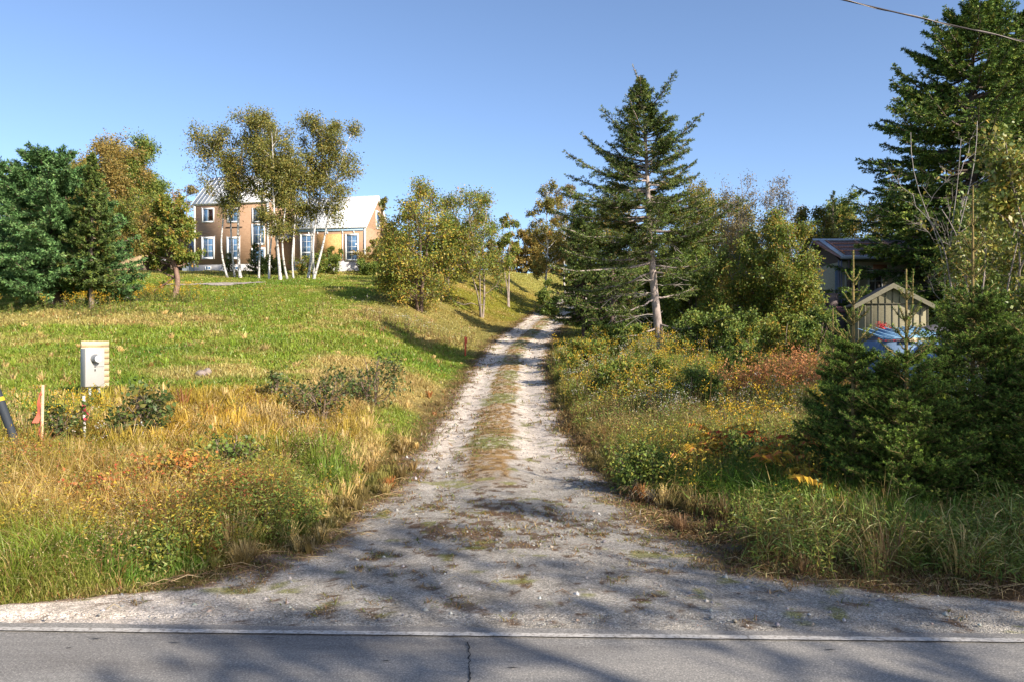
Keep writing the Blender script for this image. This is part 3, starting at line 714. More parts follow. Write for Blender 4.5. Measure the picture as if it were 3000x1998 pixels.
tag(mound("sand_pile", 430, 82, 4.2, 3.0, 2.3, (.46, .32, .17), M_sand, 3, z=8.9), "tan pile of sand and fill behind the dark lean-to", "sand pile")
o = empty("lean_to_shelter", (at(430, 79)[0], 79, 8.75), R(-14)); tag(o, "dark brown lean-to with sloping roof in front of the sand pile", "lean-to")
b = Buf(); b.add([(-.1, -.9, 1.15), (3.5, -.9, .95), (3.5, 1.4, 1.85), (.5, 1.4, 2.25), (-.1, -.9, 1.25), (3.5, -.9, 1.05), (3.5, 1.4, 1.95), (.5, 1.4, 2.35)],
      [(0, 3, 2, 1), (4, 5, 6, 7), (0, 1, 5, 4), (1, 2, 6, 5), (2, 3, 7, 6), (3, 0, 4, 7)], (.075, .055, .045)); b.build("roof", M_plain, o)
b = Buf(); b.box((.1, .9, -.6), (3.4, 1.3, 1.5), c=(.09, .06, .05)); b.box((.1, -.7, -.6), (.25, .9, 1.1), c=(.12, .08, .06)); b.box((3.2, -.7, -.6), (3.35, .9, .95), c=(.10, .07, .05)); b.build("wall", M_wood, o)
b = Buf(); b.box((-.1, -.97, 1.12), (3.5, -.91, 1.26), c=(.5, .5, .52)); b.build("edge_flashing", M_paint, o)
o = empty("leaning_blue_panel", (at(553, 76)[0], 76, 11.0)); tag(o, "blue panel leaning against the left corner of the tall house", "panel")
b = Buf(); b.prism([(-.62, 0, 1.3), (-.32, .0, 1.42), (.55, .0, .3), (.5, 0, -.25)], (.05, .5, 0), c=(.16, .21, .36)); b.build("sheet", M_roof, o)
b = Buf(); b.box((.2, .25, -2.6), (.28, .33, .0), c=(.3, .28, .26)); b.box((-.1, .25, -2.6), (-.03, .33, .6), c=(.3, .28, .26)); b.build("prop", M_wood, o)
o = empty("insulated_bulkhead", (at(556, 75.6)[0], 75.6, 8.6), R(YAW)); tag(o, "grey cellar bulkhead against the left end of the tall house", "bulkhead")
b = Buf(); b.prism([(-.9, 0, -.5), (.55, 0, -.5), (.55, 0, 1.15), (-.75, 0, .85)], (0, 1.2, 0), c=(.30, .34, .38)); b.build("body", M_conc, o)
b = Buf(); b.box((-.2, -.03, -.3), (-.15, 0, .9), c=(.2, .22, .25)); b.build("seam_strip", M_plain, o)

# neighbour's house on the right
nx_, ny_ = (2440-1500)/F*41, 41.0; nz_ = 1.9
HN = tag(empty("neighbour_house", (nx_, ny_, nz_), R(1)), "neighbour's olive house with rusty corrugated roof behind the hemlocks", "house")
SC = 41/F
rb = Buf(); sn = nz_; eave = zrow(764, 41)-nz_; ridge = zrow(713, 43.4)-nz_
rv = [(.25, -.5, eave), (7.5, -.5, eave), (7.5, 2.4, ridge), (-.1, 2.4, ridge)]
rb.prism(rv, (0, .03, .12), c=(.36, .17, .13))
rb.prism([(-.1, 2.4, ridge), (7.5, 2.4, ridge), (7.5, 5.3, eave), (.25, 5.3, eave)], (0, .03, .12), c=(.27, .26, .28))
sl_ = (ridge-eave)/2.9
for k in range(48):
    x = .3+k*.15; rb.box((x, 0, 0), (x+.03, 3.05, .02), c=(.26, .19, .18), M=Matrix.Translation((0, -.47, eave+.13)) @ Matrix.Rotation(math.atan(sl_), 4, 'X'))
rfo = rb.build("roof", M_roof, HN)
rb = Buf(); MR = Matrix.Translation((0, -.47, eave+.15)) @ Matrix.Rotation(math.atan(sl_), 4, 'X')
for x in (.55, 2.1, 3.65, 5.2, 6.8): rb.box((x, .5, .005), (x+.09, 3.0, .04), c=(.60, .24, .14), M=MR)
for y in (.95, 1.65, 2.35): rb.box((.5, y, .0), (7.2, y+.08, .035), c=(.60, .24, .14), M=MR)
rb.build("rust_batten", M_plain, rfo)
rb = Buf(); rb.box((.18, -.0, .0), (.42, 3.1, .06), c=(.50, .52, .56), M=MR); rb.box((-.1, 2.95, .0), (7.5, 3.15, .07), c=(.55, .57, .60), M=MR); rb.box((.2, -.12, -.12), (7.5, -.02, .05), c=(.36, .38, .42), M=MR); rb.build("flashing", M_roof, rfo)
wb = Buf(); wb.box((.55, .35, -1), (7.3, 4.6, eave-.05), c=(.46, .40, .26)); wb.prism([(.55, .35, eave-.05), (.55, 4.6, eave-.05), (.55, 2.4, ridge-.1)], (.1, 0, 0), c=(.12, .09, .07)); wb.build("wall", M_wood, HN)
for s_, zc_ in ((1.15, zrow(824, 41)-nz_), (2.35, zrow(824, 41)-nz_), (3.9, zrow(824, 41)-nz_)):
    f = Buf(); a, bb, z0, z1 = s_-.38, s_+.38, zc_-.55, zc_+.55; Wc = (.72, .70, .66)
    for lo, hi in (((a, .27, z0), (a+.07, .35, z1)), ((bb-.07, .27, z0), (bb, .35, z1)), ((a+.07, .27, z1-.07), (bb-.07, .35, z1)), ((a-.05, .25, z0-.07), (bb+.05, .35, z0))): f.box(lo, hi, c=Wc)
    fo = f.build("window", M_paint, HN); f = Buf(); f.box((a+.07, .335, z0), (bb-.07, .348, z1-.07), c=(.10, .09, .08)); f.build("pane", M_glass, fo)
    f = Buf(); f.box((s_-.02, .30, z0), (s_+.02, .334, z1-.07), c=Wc); f.box((a+.07, .305, zc_-.02), (bb-.07, .333, zc_+.02), c=Wc); f.box((a+.07, .305, zc_+.25), (bb-.07, .333, zc_+.28), c=Wc); f.build("glazing_bar", M_paint, fo)
f = Buf()
for x in (.16, .30): f.box((x, -.3, -1), (x+.06, -.22, eave-.05), c=(.18, .18, .22))
f.box((.62, -.42, -1), (.72, -.32, eave-.05), c=(.14, .10, .08)); f.box((.25, .3, 1.6), (.5, .34, eave-.3), c=(.20, .26, .34)); f.build("porch_post", M_wood, HN)
f = Buf(); f.box((2.25, .30, eave-.55), (2.95, .34, eave-.2), c=(.33, .14, .06)); f.build("sign_board", M_wood, HN)
# rain barrel and little box under the eave
bx_ = (2436-1500)/F*39
b = Buf(); t_ = np.array([0, .1, .5, .9, 1.0]); rr = np.array([.26, .28, .33, .30, .27]); z_ = zrow(905, 39)+t_*0.72
tubes(b, np.stack([np.full(5, 0.0), np.zeros(5), z_-z_[0]], -1)[None], rr[None], 20, (.16, .12, .115))
b.box((-.2, -.2, .70), (.2, .2, .722), c=(.1, .08, .08)); b.box((-.35, -.35, -1.6), (.35, .35, 0), c=(.11, .09, .08))
tag(b.build("rain_barrel", M_plain, None, True, loc=(bx_, 39, z_[0])), "brown rain barrel on a stand at the corner of the neighbour's house", "barrel")
b = Buf(); b.prism([(-.28, -.2, 0), (.28, -.2, -.05), (.28, .2, .16), (-.28, .2, .22)], (0, 0, -.08), c=(.20, .09, .09)); b.box((-.22, -.15, -1.0), (.22, .15, -.08), c=(.11, .10, .12))
tag(b.build("wooden_hutch", M_wood, None, loc=((2470-1500)/F*37, 37, zrow(912, 37))), "small hutch with dark red lid between the barrel and the batten shed", "hutch")

# garden shed
SD = 33.0; shx = (2514-1500)/F*SD; shz = 1.5; shw = 2.62
SH = tag(empty("garden_shed", (shx, SD, shz), R(-15)), "olive board-and-batten garden shed with dark shingle roof", "shed")
ez = zrow(893, SD)-shz; az_ = zrow(840, SD)-shz
b = Buf(); oc = (.225, .20, .125)
b.box((0, 0, -.8), (shw, 3.2, ez), c=oc); b.prism([(0, 0, ez), (shw, 0, ez), (shw/2, 0, az_-.03)], (0, 3.2, 0), c=oc); wo = b.build("wall", M_wood, SH)
b = Buf()
for k in range(11):
    x = k*shw/10; zt = ez+(az_-ez)*(1-abs(x-shw/2)/(shw/2))-.06
    b.box((x-.018, -.022, -.8), (x+.018, -.001, ez-.03), c=(.12, .11, .075)); 
    if zt > ez+.06: b.box((x-.018, -.022, ez+.02), (x+.018, -.001, zt), c=(.12, .11, .075))
b.box((-.02, -.035, ez-.028), (shw+.02, -.001, ez+.018), c=(.10, .09, .06)); b.build("batten", M_wood, wo)
b = Buf()
for s_ in (-1, 1):
    xm = shw/2; xe = xm+s_*(xm+.22); q = [(xe, -.2, ez-.10), (xm, -.2, az_+.04), (xm, 3.4, az_+.04), (xe, 3.4, ez-.10)]
    b.prism(q if s_ > 0 else q[::-1], (0, 0, .05), c=(.06, .055, .06))
b.build("roof", M_plain, SH)
b = Buf()
for s_ in (-1, 1):
    xm = shw/2; xe = xm+s_*(xm+.22); q = [(xe, -.23, ez-.24), (xm, -.23, az_-.12), (xm, -.23, az_+.085), (xe, -.23, ez-.055)]
    b.prism(q, (0, .028, 0), c=(.23, .205, .14))
b.build("rake_board", M_wood, SH)
# tarped things in front of the shed
o = tag(empty("dark_tarp_lean_to", ((2640-1500)/F*27, 27, .9)), "dark grey sheet roof sloping over stored things below the shed", "shelter")
b = Buf(); b.add([(-1.4, -.3, .95), (1.7, -.3, 1.55), (1.9, 1.2, 1.75), (-1.3, 1.2, 1.15), (-1.4, -.3, 1.0), (1.7, -.3, 1.6), (1.9, 1.2, 1.8), (-1.3, 1.2, 1.2)],
      [(0, 3, 2, 1), (4, 5, 6, 7), (0, 1, 5, 4), (1, 2, 6, 5), (2, 3, 7, 6), (3, 0, 4, 7)], (.085, .08, .09)); b.build("roof", M_plain, o)
b = Buf(); b.box((-1.3, -.2, -.6), (-1.2, -.1, .96), c=(.12, .1, .09)); b.box((1.5, -.2, -.6), (1.6, -.1, 1.5), c=(.12, .1, .09)); b.box((-1.2, .9, -.6), (1.7, 1.1, 1.1), c=(.1, .1, .11)); b.build("wall", M_plain, o)
o = tag(empty("blue_tarp_stack", ((2630-1500)/F*22, 22, .55), R(8)), "stack covered with a light blue corrugated sheet behind the young spruces", "covered stack")
zz = zrow(985, 22)-.55
b = Buf(); b.add([(-.75, -.5, zz-.12), (.95, -.5, zz-.02), (1.1, .9, zz+.24), (-.35, .9, zz+.12), (-.75, -.5, zz-.09), (.95, -.5, zz+.01), (1.1, .9, zz+.27), (-.35, .9, zz+.15)],
      [(0, 3, 2, 1), (4, 5, 6, 7), (0, 1, 5, 4), (1, 2, 6, 5), (2, 3, 7, 6), (3, 0, 4, 7)], (.20, .36, .52))
for k in range(7): x_ = -.72+k*.27; b.prism([(x_, -.52, zz-.075+k*.016), (x_+.03, -.52, zz-.075+k*.016), (x_+.10, .88, zz+.19+k*.014), (x_+.07, .88, zz+.19+k*.014)], (0, 0, .02), c=(.26, .42, .56))
b.build("sheet", M_plain, o)
b = Buf(); b.box((-.65, -.4, -.6), (.7, .6, zz-.14), c=(.13, .20, .32)); b.box((-.2, -.52, zz-.16), (.25, -.42, zz-.06), c=(.45, .33, .2)); b.build("body", M_plain, o)
o = tag(empty("blue_tarp_pile", ((2840-1500)/F*20, 20, .5)), "low pile under a crumpled blue tarp behind the young spruces", "tarp")
b = Buf(); n = 26; a = np.linspace(-1, 1, n); X, Y = np.meshgrid(a, a); Z = (zrow(984, 20)-.5)*(1-np.maximum(np.abs(X), np.abs(Y))**9)*(.86+.22*fbm(X*3, Y*3, 8))+.10*X; idx = np.arange(n*n).reshape(n, n)
b.add(np.stack([X*1.5, Y*.8, Z-.1], -1), np.stack([idx[:-1, :-1], idx[:-1, 1:], idx[1:, 1:], idx[1:, :-1]], -1).reshape(-1, 4), (.20, .30, .47)); b.build("tarp_sheet", M_roof, o)

# ------------------------------------------------------------------ meter post, stakes, guy wire, cable
mx, my, mz = at(280, 17)
MP = tag(empty("meter_post", (mx, my, mz), R(54)), "beige electric meter box on a plank board on posts in the grass", "electric meter")
topz = zrow(1000, 17)-mz; botz = zrow(1139, 17)-mz; bw = .58
b = Buf(); nb_ = 8; hh = (topz-botz)/nb_
for k in range(nb_):
    b.box((-bw/2, 0, botz+k*hh+.004), (bw/2, .045, botz+(k+1)*hh-.004), c=tuple(np.array((.74, .56, .33))*g_.uniform(.88, 1.08)))
b.box((-bw/2+.01, .02, botz+.01), (bw/2-.01, .044, topz-.01), c=(.35, .24, .13)); b.build("plank_board", M_wood, MP)
for x in (-.25, .17): b = Buf(); b.box((x, .046, -.5), (x+.09, .136, topz-.03), c=(.55, .38, .2)); b.build("post", M_wood, MP)
ez0, ez1 = zrow(1131, 17)-mz, zrow(1021, 17)-mz; ew = .40; ex = -.11
b = Buf(); b.box((ex-ew/2, -.20, ez0), (ex+ew/2, -.002, ez1), c=(.37, .35, .325)); enc = b.build("enclosure", pbr("grey_beige_enamel", rough=.45, useattr=True, spec=.4), MP)
bev = enc.modifiers.new("bevel", 'BEVEL'); bev.width = .008; bev.segments = 2
b = Buf(); zc_ = ez1-.385; b.box((ex-.02, -.205, zc_), (ex+ew/2-.004, -.2005, zc_+.006), c=(.2, .19, .17)); b.box((ex-.02, -.212, zc_-.005), (ex+.02, -.2005, zc_+.012), c=(.1, .1, .1))
b.box((ex-.012, -.215, zc_-.09), (ex+.006, -.2005, zc_-.045), c=(.04, .04, .04)); b.build("latch", M_plain, enc)
b = Buf(); cz = ez1-.215; yy = np.array([-.201, -.215, -.216, -.30, -.305, -.34]); rr = np.array([.095, .095, .080, .080, .078, .070])
tubes(b, np.stack([np.full(6, ex), yy, np.full(6, cz)], -1)[None], rr[None], 28, (.17, .175, .185))
an = np.linspace(0, 2*np.pi, 28, endpoint=False); v = np.stack([ex+.0705*np.cos(an), np.full(28, -.341), cz+.0705*np.sin(an)], -1); v = np.vstack([v, [[ex, -.346, cz]]])
b.add(v, [(28, (i+1) % 28, i) for i in range(28)], (.72, .73, .74)); b.box((ex-.035, -.350, cz-.004), (ex+.04, -.3455, cz+.010), c=(.05, .05, .05)); b.box((ex-.02, -.350, cz+.024), (ex+.03, -.3455, cz+.030), c=(.3, .3, .3))
b.build("meter_dial", pbr("meter_glass", rough=.15, useattr=True, spec=.7), enc, smooth=False)
for x in (-.17, .02): b = Buf(); tubes(b, np.array([[[x, -.1, -.4], [x, -.1, .3], [x, -.1, ez0+.01]]]), np.full((1, 3), .031), 14, (.56, .57, .60)); b.build("conduit", M_plain, MP, True)

def stake(px, d, ytop, label, col, rib, rpx, wdt=.035, lean=.0):
    x, y, z = at(px, d); o = tag(empty("survey_stake", (x, y, z)), label, "survey stake", "survey stakes in the grass")
    h_ = zrow(ytop, d)-z; b = Buf(); M = Matrix.Rotation(lean, 4, 'Y')
    b.box((-wdt/2, -.01, -.2), (wdt/2, .012, h_), c=col, M=M); b.build("stick", M_wood, o)
    b = Buf(); n = 12; t = np.linspace(0, 1, n)
    for (z0, z1, w0, w1, dx) in rib:
        p = np.stack([dx*t-wdt*.5*np.sign(dx if dx else 1), -.02-.03*np.sin(t*7), h_-z0-(z1-z0)*t], -1); wv = w0+(w1-w0)*t
        v = np.stack([p, p+np.stack([np.sign(dx)*wv, .01*np.sin(t*11), 0*t], -1)], 0).reshape(-1, 3); i = np.arange(n-1)
        b.add(v, np.stack([i, i+1, n+i+1, n+i], -1), rpx)
    b.box((-wdt/2-.004, -.014, h_-.14), (wdt/2+.004, .016, h_-.11), c=rpx); b.build("ribbon", M_petal, o); return o
stake(121, 11, 1128, "tall bare wooden survey stake with hanging salmon pink ribbon", (.66, .47, .28), [(.08, .52, .01, .09, -.03), (.5, .95, .012, .012, -.025)], (.85, .22, .14), .036, .02)
stake(248, 12.3, 1160, "white-painted survey stake with pink tape below the meter post", (.75, .72, .68), [(.12, .37, .05, .075, .012)], (.85, .10, .16), .036, -.02)
x, y, z = at(1363, 37); b = Buf(); h_ = zrow(988, 37)-z; b.box((-.035, -.02, -.2), (.035, .02, h_), c=(.62, .10, .05)); b.box((.035, -.01, h_-.3), (.09, .01, h_-.02), c=(.7, .12, .07))
tag(b.build("marker_stake", M_wood, None, loc=(x, y, z)), "short red marker stake on the bank beside the shaded driveway", "marker stake")
# utility pole outside the view, its guy wire with dark guard
PX, PY = -9.7, 10.8; pz = tz(PX, PY)
UP = tag(empty("utility_pole", (PX, PY, pz)), "brown wooden utility pole beside the road", "utility pole")
b = Buf(); tubes(b, np.array([[[0, 0, -.5], [0, 0, 5], [.05, 0, 10.5]]]), np.array([[.17, .15, .12]]), 16, (.22, .17, .13)); b.build("pole", M_bark, UP, True)
b = Buf(); b.box((-.9, -.06, 9.4), (1.0, .06, 9.52), c=(.2, .15, .11)); b.build("crossarm", M_wood, UP)
gx, gy, gz = at(78, 10.6)
GU = tag(empty("guy_wire", (gx, gy, gz-.1)), "leaning guy wire in a dark plastic guard at the verge", "guy wire")
e = np.array([PX-gx+.15, PY-gy, 8.0]); b = Buf(); p = np.linspace(0, 1, 12)[:, None]*e; tubes(b, p[None], np.full((1, 12), .008), 6, (.2, .2, .21)); b.build("cable", M_plain, GU, True)
b = Buf(); p = np.array([0, .12, .27])[:, None]*e; tubes(b, p[None], np.array([[.052, .056, .05]]), 14, (.030, .036, .045)); gd = b.build("guard", M_plain, GU, True)
b = Buf(); p = np.array([.118, .124])[:, None]*e; tubes(b, p[None], np.full((1, 2), .060), 14, (.75, .5, .03)); b.build("tie_band", M_plain, gd)
# service cable over the verge
k1 = np.array([(2462-1500)/F*6.8, 6.8, zrow(0, 6.8)]); k2 = np.array([(3000-1500)/F*7.15, 7.15, zrow(123, 7.15)])
dv = (k2-k1)/(k2-k1)[0]; xs = np.linspace(PX+.1, 24, 60); q = xs-k1[0]; qq = (xs-k1[0])*(xs-k2[0])
P_ = np.stack([xs, k1[1]+dv[1]*q, k1[2]+dv[2]*q+.006*qq], -1); wt = np.clip((k1[0]-xs)/(k1[0]-xs[0]), 0, 1)**2
P_[:, 1] += wt*(PY-P_[0, 1]); P_[:, 2] += wt*(8.6+pz-P_[0, 2])
OC = tag(empty("overhead_cable", tuple(P_[30])), "lashed overhead cable crossing the sky to the roadside pole", "cable")
P_ = P_-P_[30]
tt = np.linspace(0, 59, 700); Pf = np.stack([np.interp(tt, range(60), P_[:, i]) for i in range(3)], -1)
b = Buf(); tubes(b, Pf[None], np.full((1, 700), .0062), 7, (.045, .035, .035)); b.build("cable", M_plain, OC, True)
b = Buf(); tw = Pf+np.stack([0*tt, .008*np.cos(tt*5), .008*np.sin(tt*5)], -1); tubes(b, tw[None], np.full((1, 700), .0028), 5, (.38, .32, .28)); b.build("lashing_wire", M_plain, OC, True)
# ------------------------------------------------------------------ trees: left side and field
PINEP = [(.0, .85), (.12, 1.0), (.35, .95), (.55, .8), (.75, .55), (.9, .3), (1, .06)]
conifer("white_pine", "broad blue-green white pine at the edge of the field", "pine tree", "conifers left of the field", 165, 41, 438, 245, PINEP, PAL_PINE, nb=175, seed=11, whorl=11,
        lean=(-.06, 0), elev=(.6, -.02), twigs=18, tw_len=.36, needle=.18, nw=.05, dens=46, base=.09, bark=(.17, .12, .10), third=3, needles_spread=1.0, tr=.26)
conifer("white_pine", "white pine cut by the frame edge beyond the broad pine", "pine tree", "conifers left of the field", -40, 46, 470, 190, PINEP, PAL_PINE, nb=130, seed=12, whorl=10,
        elev=(.6, 0), twigs=16, tw_len=.36, needle=.19, nw=.055, dens=36, base=.12, third=2, needles_spread=1.0, tr=.25)
conifer("dark_fir", "narrow dark fir with thin pale trunk right of the broad pine", "fir tree", "conifers left of the field", 268, 39.5, 452, 84, [(0, .6), (.2, 1), (.45, .9), (.7, .55), (.9, .22), (1, .03)], PAL_SPRUCE, nb=150, seed=13,
        elev=(.6, -.05), twigs=16, tw_len=.38, needle=.13, nw=.05, dens=70, base=.16, bark=(.28, .22, .17), tr=.12)
BR = [(.12, .6), (.3, .95), (.5, 1.0), (.75, .85), (.92, .5), (1, .12)]
tree("hardwood_tree", "dense round-topped olive hardwood tree above the pines", "hardwood tree", "hardwoods behind the pines", 400, 96, 425, 92, BR, PAL_GREEN, .22, (46, 8, 6), 14, seed=21, spray=1.2, tr=.2)
tree("hardwood_tree", "rusty gold hardwood tree standing behind the dark fir", "hardwood tree", "hardwoods behind the pines", 330, 94, 418, 112, BR, PAL_RUSTY, .22, (44, 8, 6), 13, seed=22, spray=1.2, tr=.2)
tree("hardwood_tree", "olive-topped hardwood tree peeping over the broad pine", "hardwood tree", "hardwoods behind the pines", 190, 64, 450, 100, BR, PAL_OLIVE, .17, (40, 7, 6), 12, seed=23, tr=.2)
tree("bare_hardwood", "thin half-bare hardwood at the very left edge of the trees", "hardwood tree", "hardwoods behind the pines", -10, 60, 410, 70, BR, PAL_BARE, .13, (26, 7, 6), 4, seed=24, tr=.16, bark=(.30, .24, .20))
tree("field_edge_tree", "small crooked tree with bare lower trunk before the lean-to", "tree", None, 508, 45, 545, 66, [(.3, .3), (.42, .9), (.6, 1.0), (.8, .7), (1, .1)], PAL_APPLE, .125, (22, 6, 6), 13, seed=25, tr=.17, lean=(-.02, 0), base_h=.28, bark=(.27, .17, .13),
     xtra_limbs=[(.18, -1.6, .9), (.22, -2.2, -1.2), (.28, 1.1, .7), (.3, -1.2, .4)])
tree("hedge_tree", "low rusty-leaved tree mass behind the crooked field tree", "tree", "scrub behind the field edge", 415, 90, 570, 110, [(0, .8), (.4, 1), (.8, .7), (1, .2)], PAL_APPLE, .15, (46, 7, 6), 14, seed=26, stems=3, spread=1.5, base_h=.08)
tree("hedge_tree", "low olive scrub tree between the dark fir and the crooked tree", "tree", "scrub behind the field edge", 320, 92, 600, 90, [(0, .9), (.4, 1), (.8, .7), (1, .2)], PAL_OLIVE, .2, (40, 7, 6), 13, seed=27, stems=3, spread=1.2, base_h=.06)
tree("grey_twiggy_tree", "grey twiggy tree against the left corner of the tall house", "tree", None, 545, 84, 560, 60, BR, PAL_RUSTY, .17, (24, 6, 6), 6, seed=28, bark=(.30, .25, .22))
conifer("dark_spruce", "dark spruce in the gap left of the tall house", "spruce tree", "spruces near the house", 520, 90, 590, 75, [(0, 1), (.3, .9), (.7, .5), (1, .05)], PAL_SPRUCE, nb=70, seed=29, elev=(.5, -.1), twigs=12, needle=.22, nw=.09, dens=12, base=.05)
tree("hillside_tree", "orange-brown bushy tree on the rise behind the lean-to", "tree", "scrub behind the field edge", 490, 88, 640, 110, [(0, .8), (.4, 1), (.8, .8), (1, .2)], PAL_RUSTY, .2, (24, 6, 6), 13, seed=30, stems=3, spread=2, base_h=.06)

# birches in front of the house
BP = [(.36, .14), (.50, .36), (.62, .75), (.78, 1), (.90, .78), (1, .3)]
BP2 = [(.26, .3), (.42, .6), (.6, .9), (.8, 1), (.93, .65), (1, .2)]
BG = "birches in front of the house"
WB = (.60, .56, .52)
def birch(label, px, d, top, half, lean, seed, n=(20, 7, 6), lpt=9, pal=PAL_BIRCH, tr=.076, bh=.36, prof=BP, leaf=.135):
    tree("birch_tree", label, "birch tree", BG, px, d, top, half*1.0, prof, pal, leaf, (n[0], 7, 5), max(7, int(lpt*.7)), seed=seed, tr=tr, bark=WB, barkm=M_birch, lean=lean, base_h=bh, up=.9, spray=1.7)
birch("leftmost birch, its trunk leaning left before the tall house windows", 668, 62.5, 378, 72, (-.12, 0), 41, n=(17, 7, 6), lpt=8)
birch("thin birch just right of the leftmost leaning one", 688, 63, 372, 60, (-.05, 0), 42, n=(15, 7, 6), lpt=8)
birch("birch with dense dark olive crown highest over the tall house", 705, 62, 335, 76, (.045, 0), 43, n=(22, 7, 6), lpt=9, pal=PAL_OLIVE, tr=.12)
birch("birch with tall gold-flecked crown above the stair windows", 758, 61.5, 345, 64, (.02, 0), 44, n=(24, 7, 6), lpt=11)
birch("birch with bright white trunk at the stair window edge", 788, 61, 352, 66, (.06, 0), 45, n=(22, 7, 6), lpt=9, prof=BP2, bh=.22)
birch("white birch leaning left with its foot nearest the lawn", 822, 60, 372, 55, (-.06, 0), 46, lpt=8, tr=.12, prof=BP2, bh=.22)
birch("slim curved birch beside the link roof", 843, 60.5, 420, 48, (.05, 0), 47, lpt=8, tr=.08)
birch("dark-stemmed birch before the left window of the wing", 902, 62, 330, 62, (.035, 0), 48, n=(20, 7, 6), lpt=7, tr=.11)
birch("birch rising straight beside the strand board panel", 922, 62, 338, 52, (.06, 0), 49, n=(20, 7, 6), lpt=7, tr=.10)
birch("rightmost birch, leaning far right over the white wing roof", 918, 61, 378, 62, (.26, 0), 50, n=(22, 7, 6), lpt=8, tr=.10, prof=[(.3, .25), (.45, .55), (.65, .9), (.8, 1), (.93, .65), (1, .2)])
birch("low spreading birch between the two houses", 860, 61.5, 470, 62, (.02, 0), 51, lpt=8, tr=.07, bh=.22)
SPR = [(0, 1), (.3, .85), (.6, .55), (.85, .25), (1, .04)]
conifer("small_spruce", "small dark spruce under the stair windows of the tall house", "spruce tree", "spruces near the house", 748, 67, 715, 34, SPR, PAL_SPRUCE, nb=50, seed=52, needle=.16, nw=.06, dens=26, twigs=10, base=.03, elev=(.8, .2))
conifer("small_spruce", "tiny spruce at the foot of the leftmost birches", "spruce tree", "spruces near the house", 672, 68.5, 745, 26, SPR, PAL_SPRUCE, nb=40, seed=53, needle=.15, nw=.06, dens=26, twigs=8, base=.03, elev=(.8, .2))
SHB = [(0, .8), (.3, 1), (.6, .95), (.85, .6), (1, .2)]
SG = "shrubs along the house front"
def shrub(label, px, d, top, half, pal, seed, leaf=.13, n=(16, 5, 5), lpt=9, group=SG, stems=6, mat=None, prof=None, name="shrub", bark=(.22, .16, .12), spray=.7, cat="shrub"):
    return tree(name, label, cat, group, px, d, top, half, prof or SHB, pal, leaf, n, lpt, seed=seed, tr=.035, stems=stems, spread=half/F*d*.7, base_h=.05, up=.7, mat=mat, bark=bark, spray=spray)
shrub("dark green shrub between the small spruce and the white leaning birch", 800, 66.5, 760, 38, PAL_GREEN, 61)
shrub("yellow-green shrub below the left window of the wing", 905, 66, 745, 45, PAL_APPLE, 62)
shrub("light green shrub below the strand board panel", 950, 66.5, 755, 42, PAL_GREEN, 63)
shrub("rusty shrub right of the wing's concrete foundation", 1095, 68, 742, 42, PAL_RUSTY, 64)
shrub("tall pale-leaved shrub against the gable end of the wing", 1125, 69.5, 700, 40, PAL_APPLE, 65, lpt=8)
shrub("green shrub at the foot of the wing's gable corner", 1082, 66, 765, 30, PAL_GREEN, 66)
shrub("little rounded bush hanging before the strand board", 980, 70, 722, 17, PAL_GREEN, 67, n=(8, 4, 4), prof=[(.5, .5), (.8, 1), (1, .4)], stems=2)

# trees right of the house, by the drive
AG = "small field trees left of the driveway"
tree("apple_tree", "broad yellow-leaved apple tree with dark forked trunk and shade below", "apple tree", AG, 1228, 46, 535, 122, [(.10, .5), (.22, 1.0), (.42, .95), (.6, .6), (.72, .62), (.85, .30), (1, .22)], PAL_APPLE+[(1.2, (.36, .25, .03))], .12, (40, 7, 6), 8, seed=71, spray=1.1, stems=3, spread=1.1, tr=.16, base_h=.1, bark=(.16, .11, .08))
tree("apple_tree", "green-topped apple tree with pale forked trunk near the driveway", "apple tree", AG, 1412, 52, 565, 88, [(.32, .3), (.45, .9), (.62, 1.0), (.8, .7), (1, .15)], PAL_APPLE, .12, (30, 7, 6), 8, seed=72, spray=1.1, stems=3, spread=2.8, tr=.10, base_h=.3, bark=(.34, .27, .22), xtra_limbs=[(.12, -2.6, .3), (.2, 1.2, 1.0)])
tree("apple_tree", "spreading mixed green and orange tree behind the two apple trees", "apple tree", AG, 1310, 56, 580, 100, [(.2, .6), (.4, 1.0), (.65, .85), (1, .15)], PAL_APPLE, .13, (30, 7, 6), 8, seed=73, spray=1.1, stems=2, spread=1.2, tr=.14, base_h=.2)
tree("apple_tree", "thin sapling standing alone on the rise by the driveway", "apple tree", AG, 1490, 60, 630, 34, [(.3, .5), (.5, 1), (.8, .8), (1, .2)], PAL_APPLE, .13, (16, 5, 5), 9, seed=74, stems=2, spread=.8, tr=.09, base_h=.3, bark=(.35, .28, .24))
tree("apple_tree", "olive tree filling the gap behind the house wing's gable", "apple tree", AG, 1150, 76, 600, 48, SHB, PAL_OLIVE, .17, (24, 6, 5), 12, seed=75, stems=2, spread=1.2, tr=.12, base_h=.15)
DG = "trees along the crest of the hill"
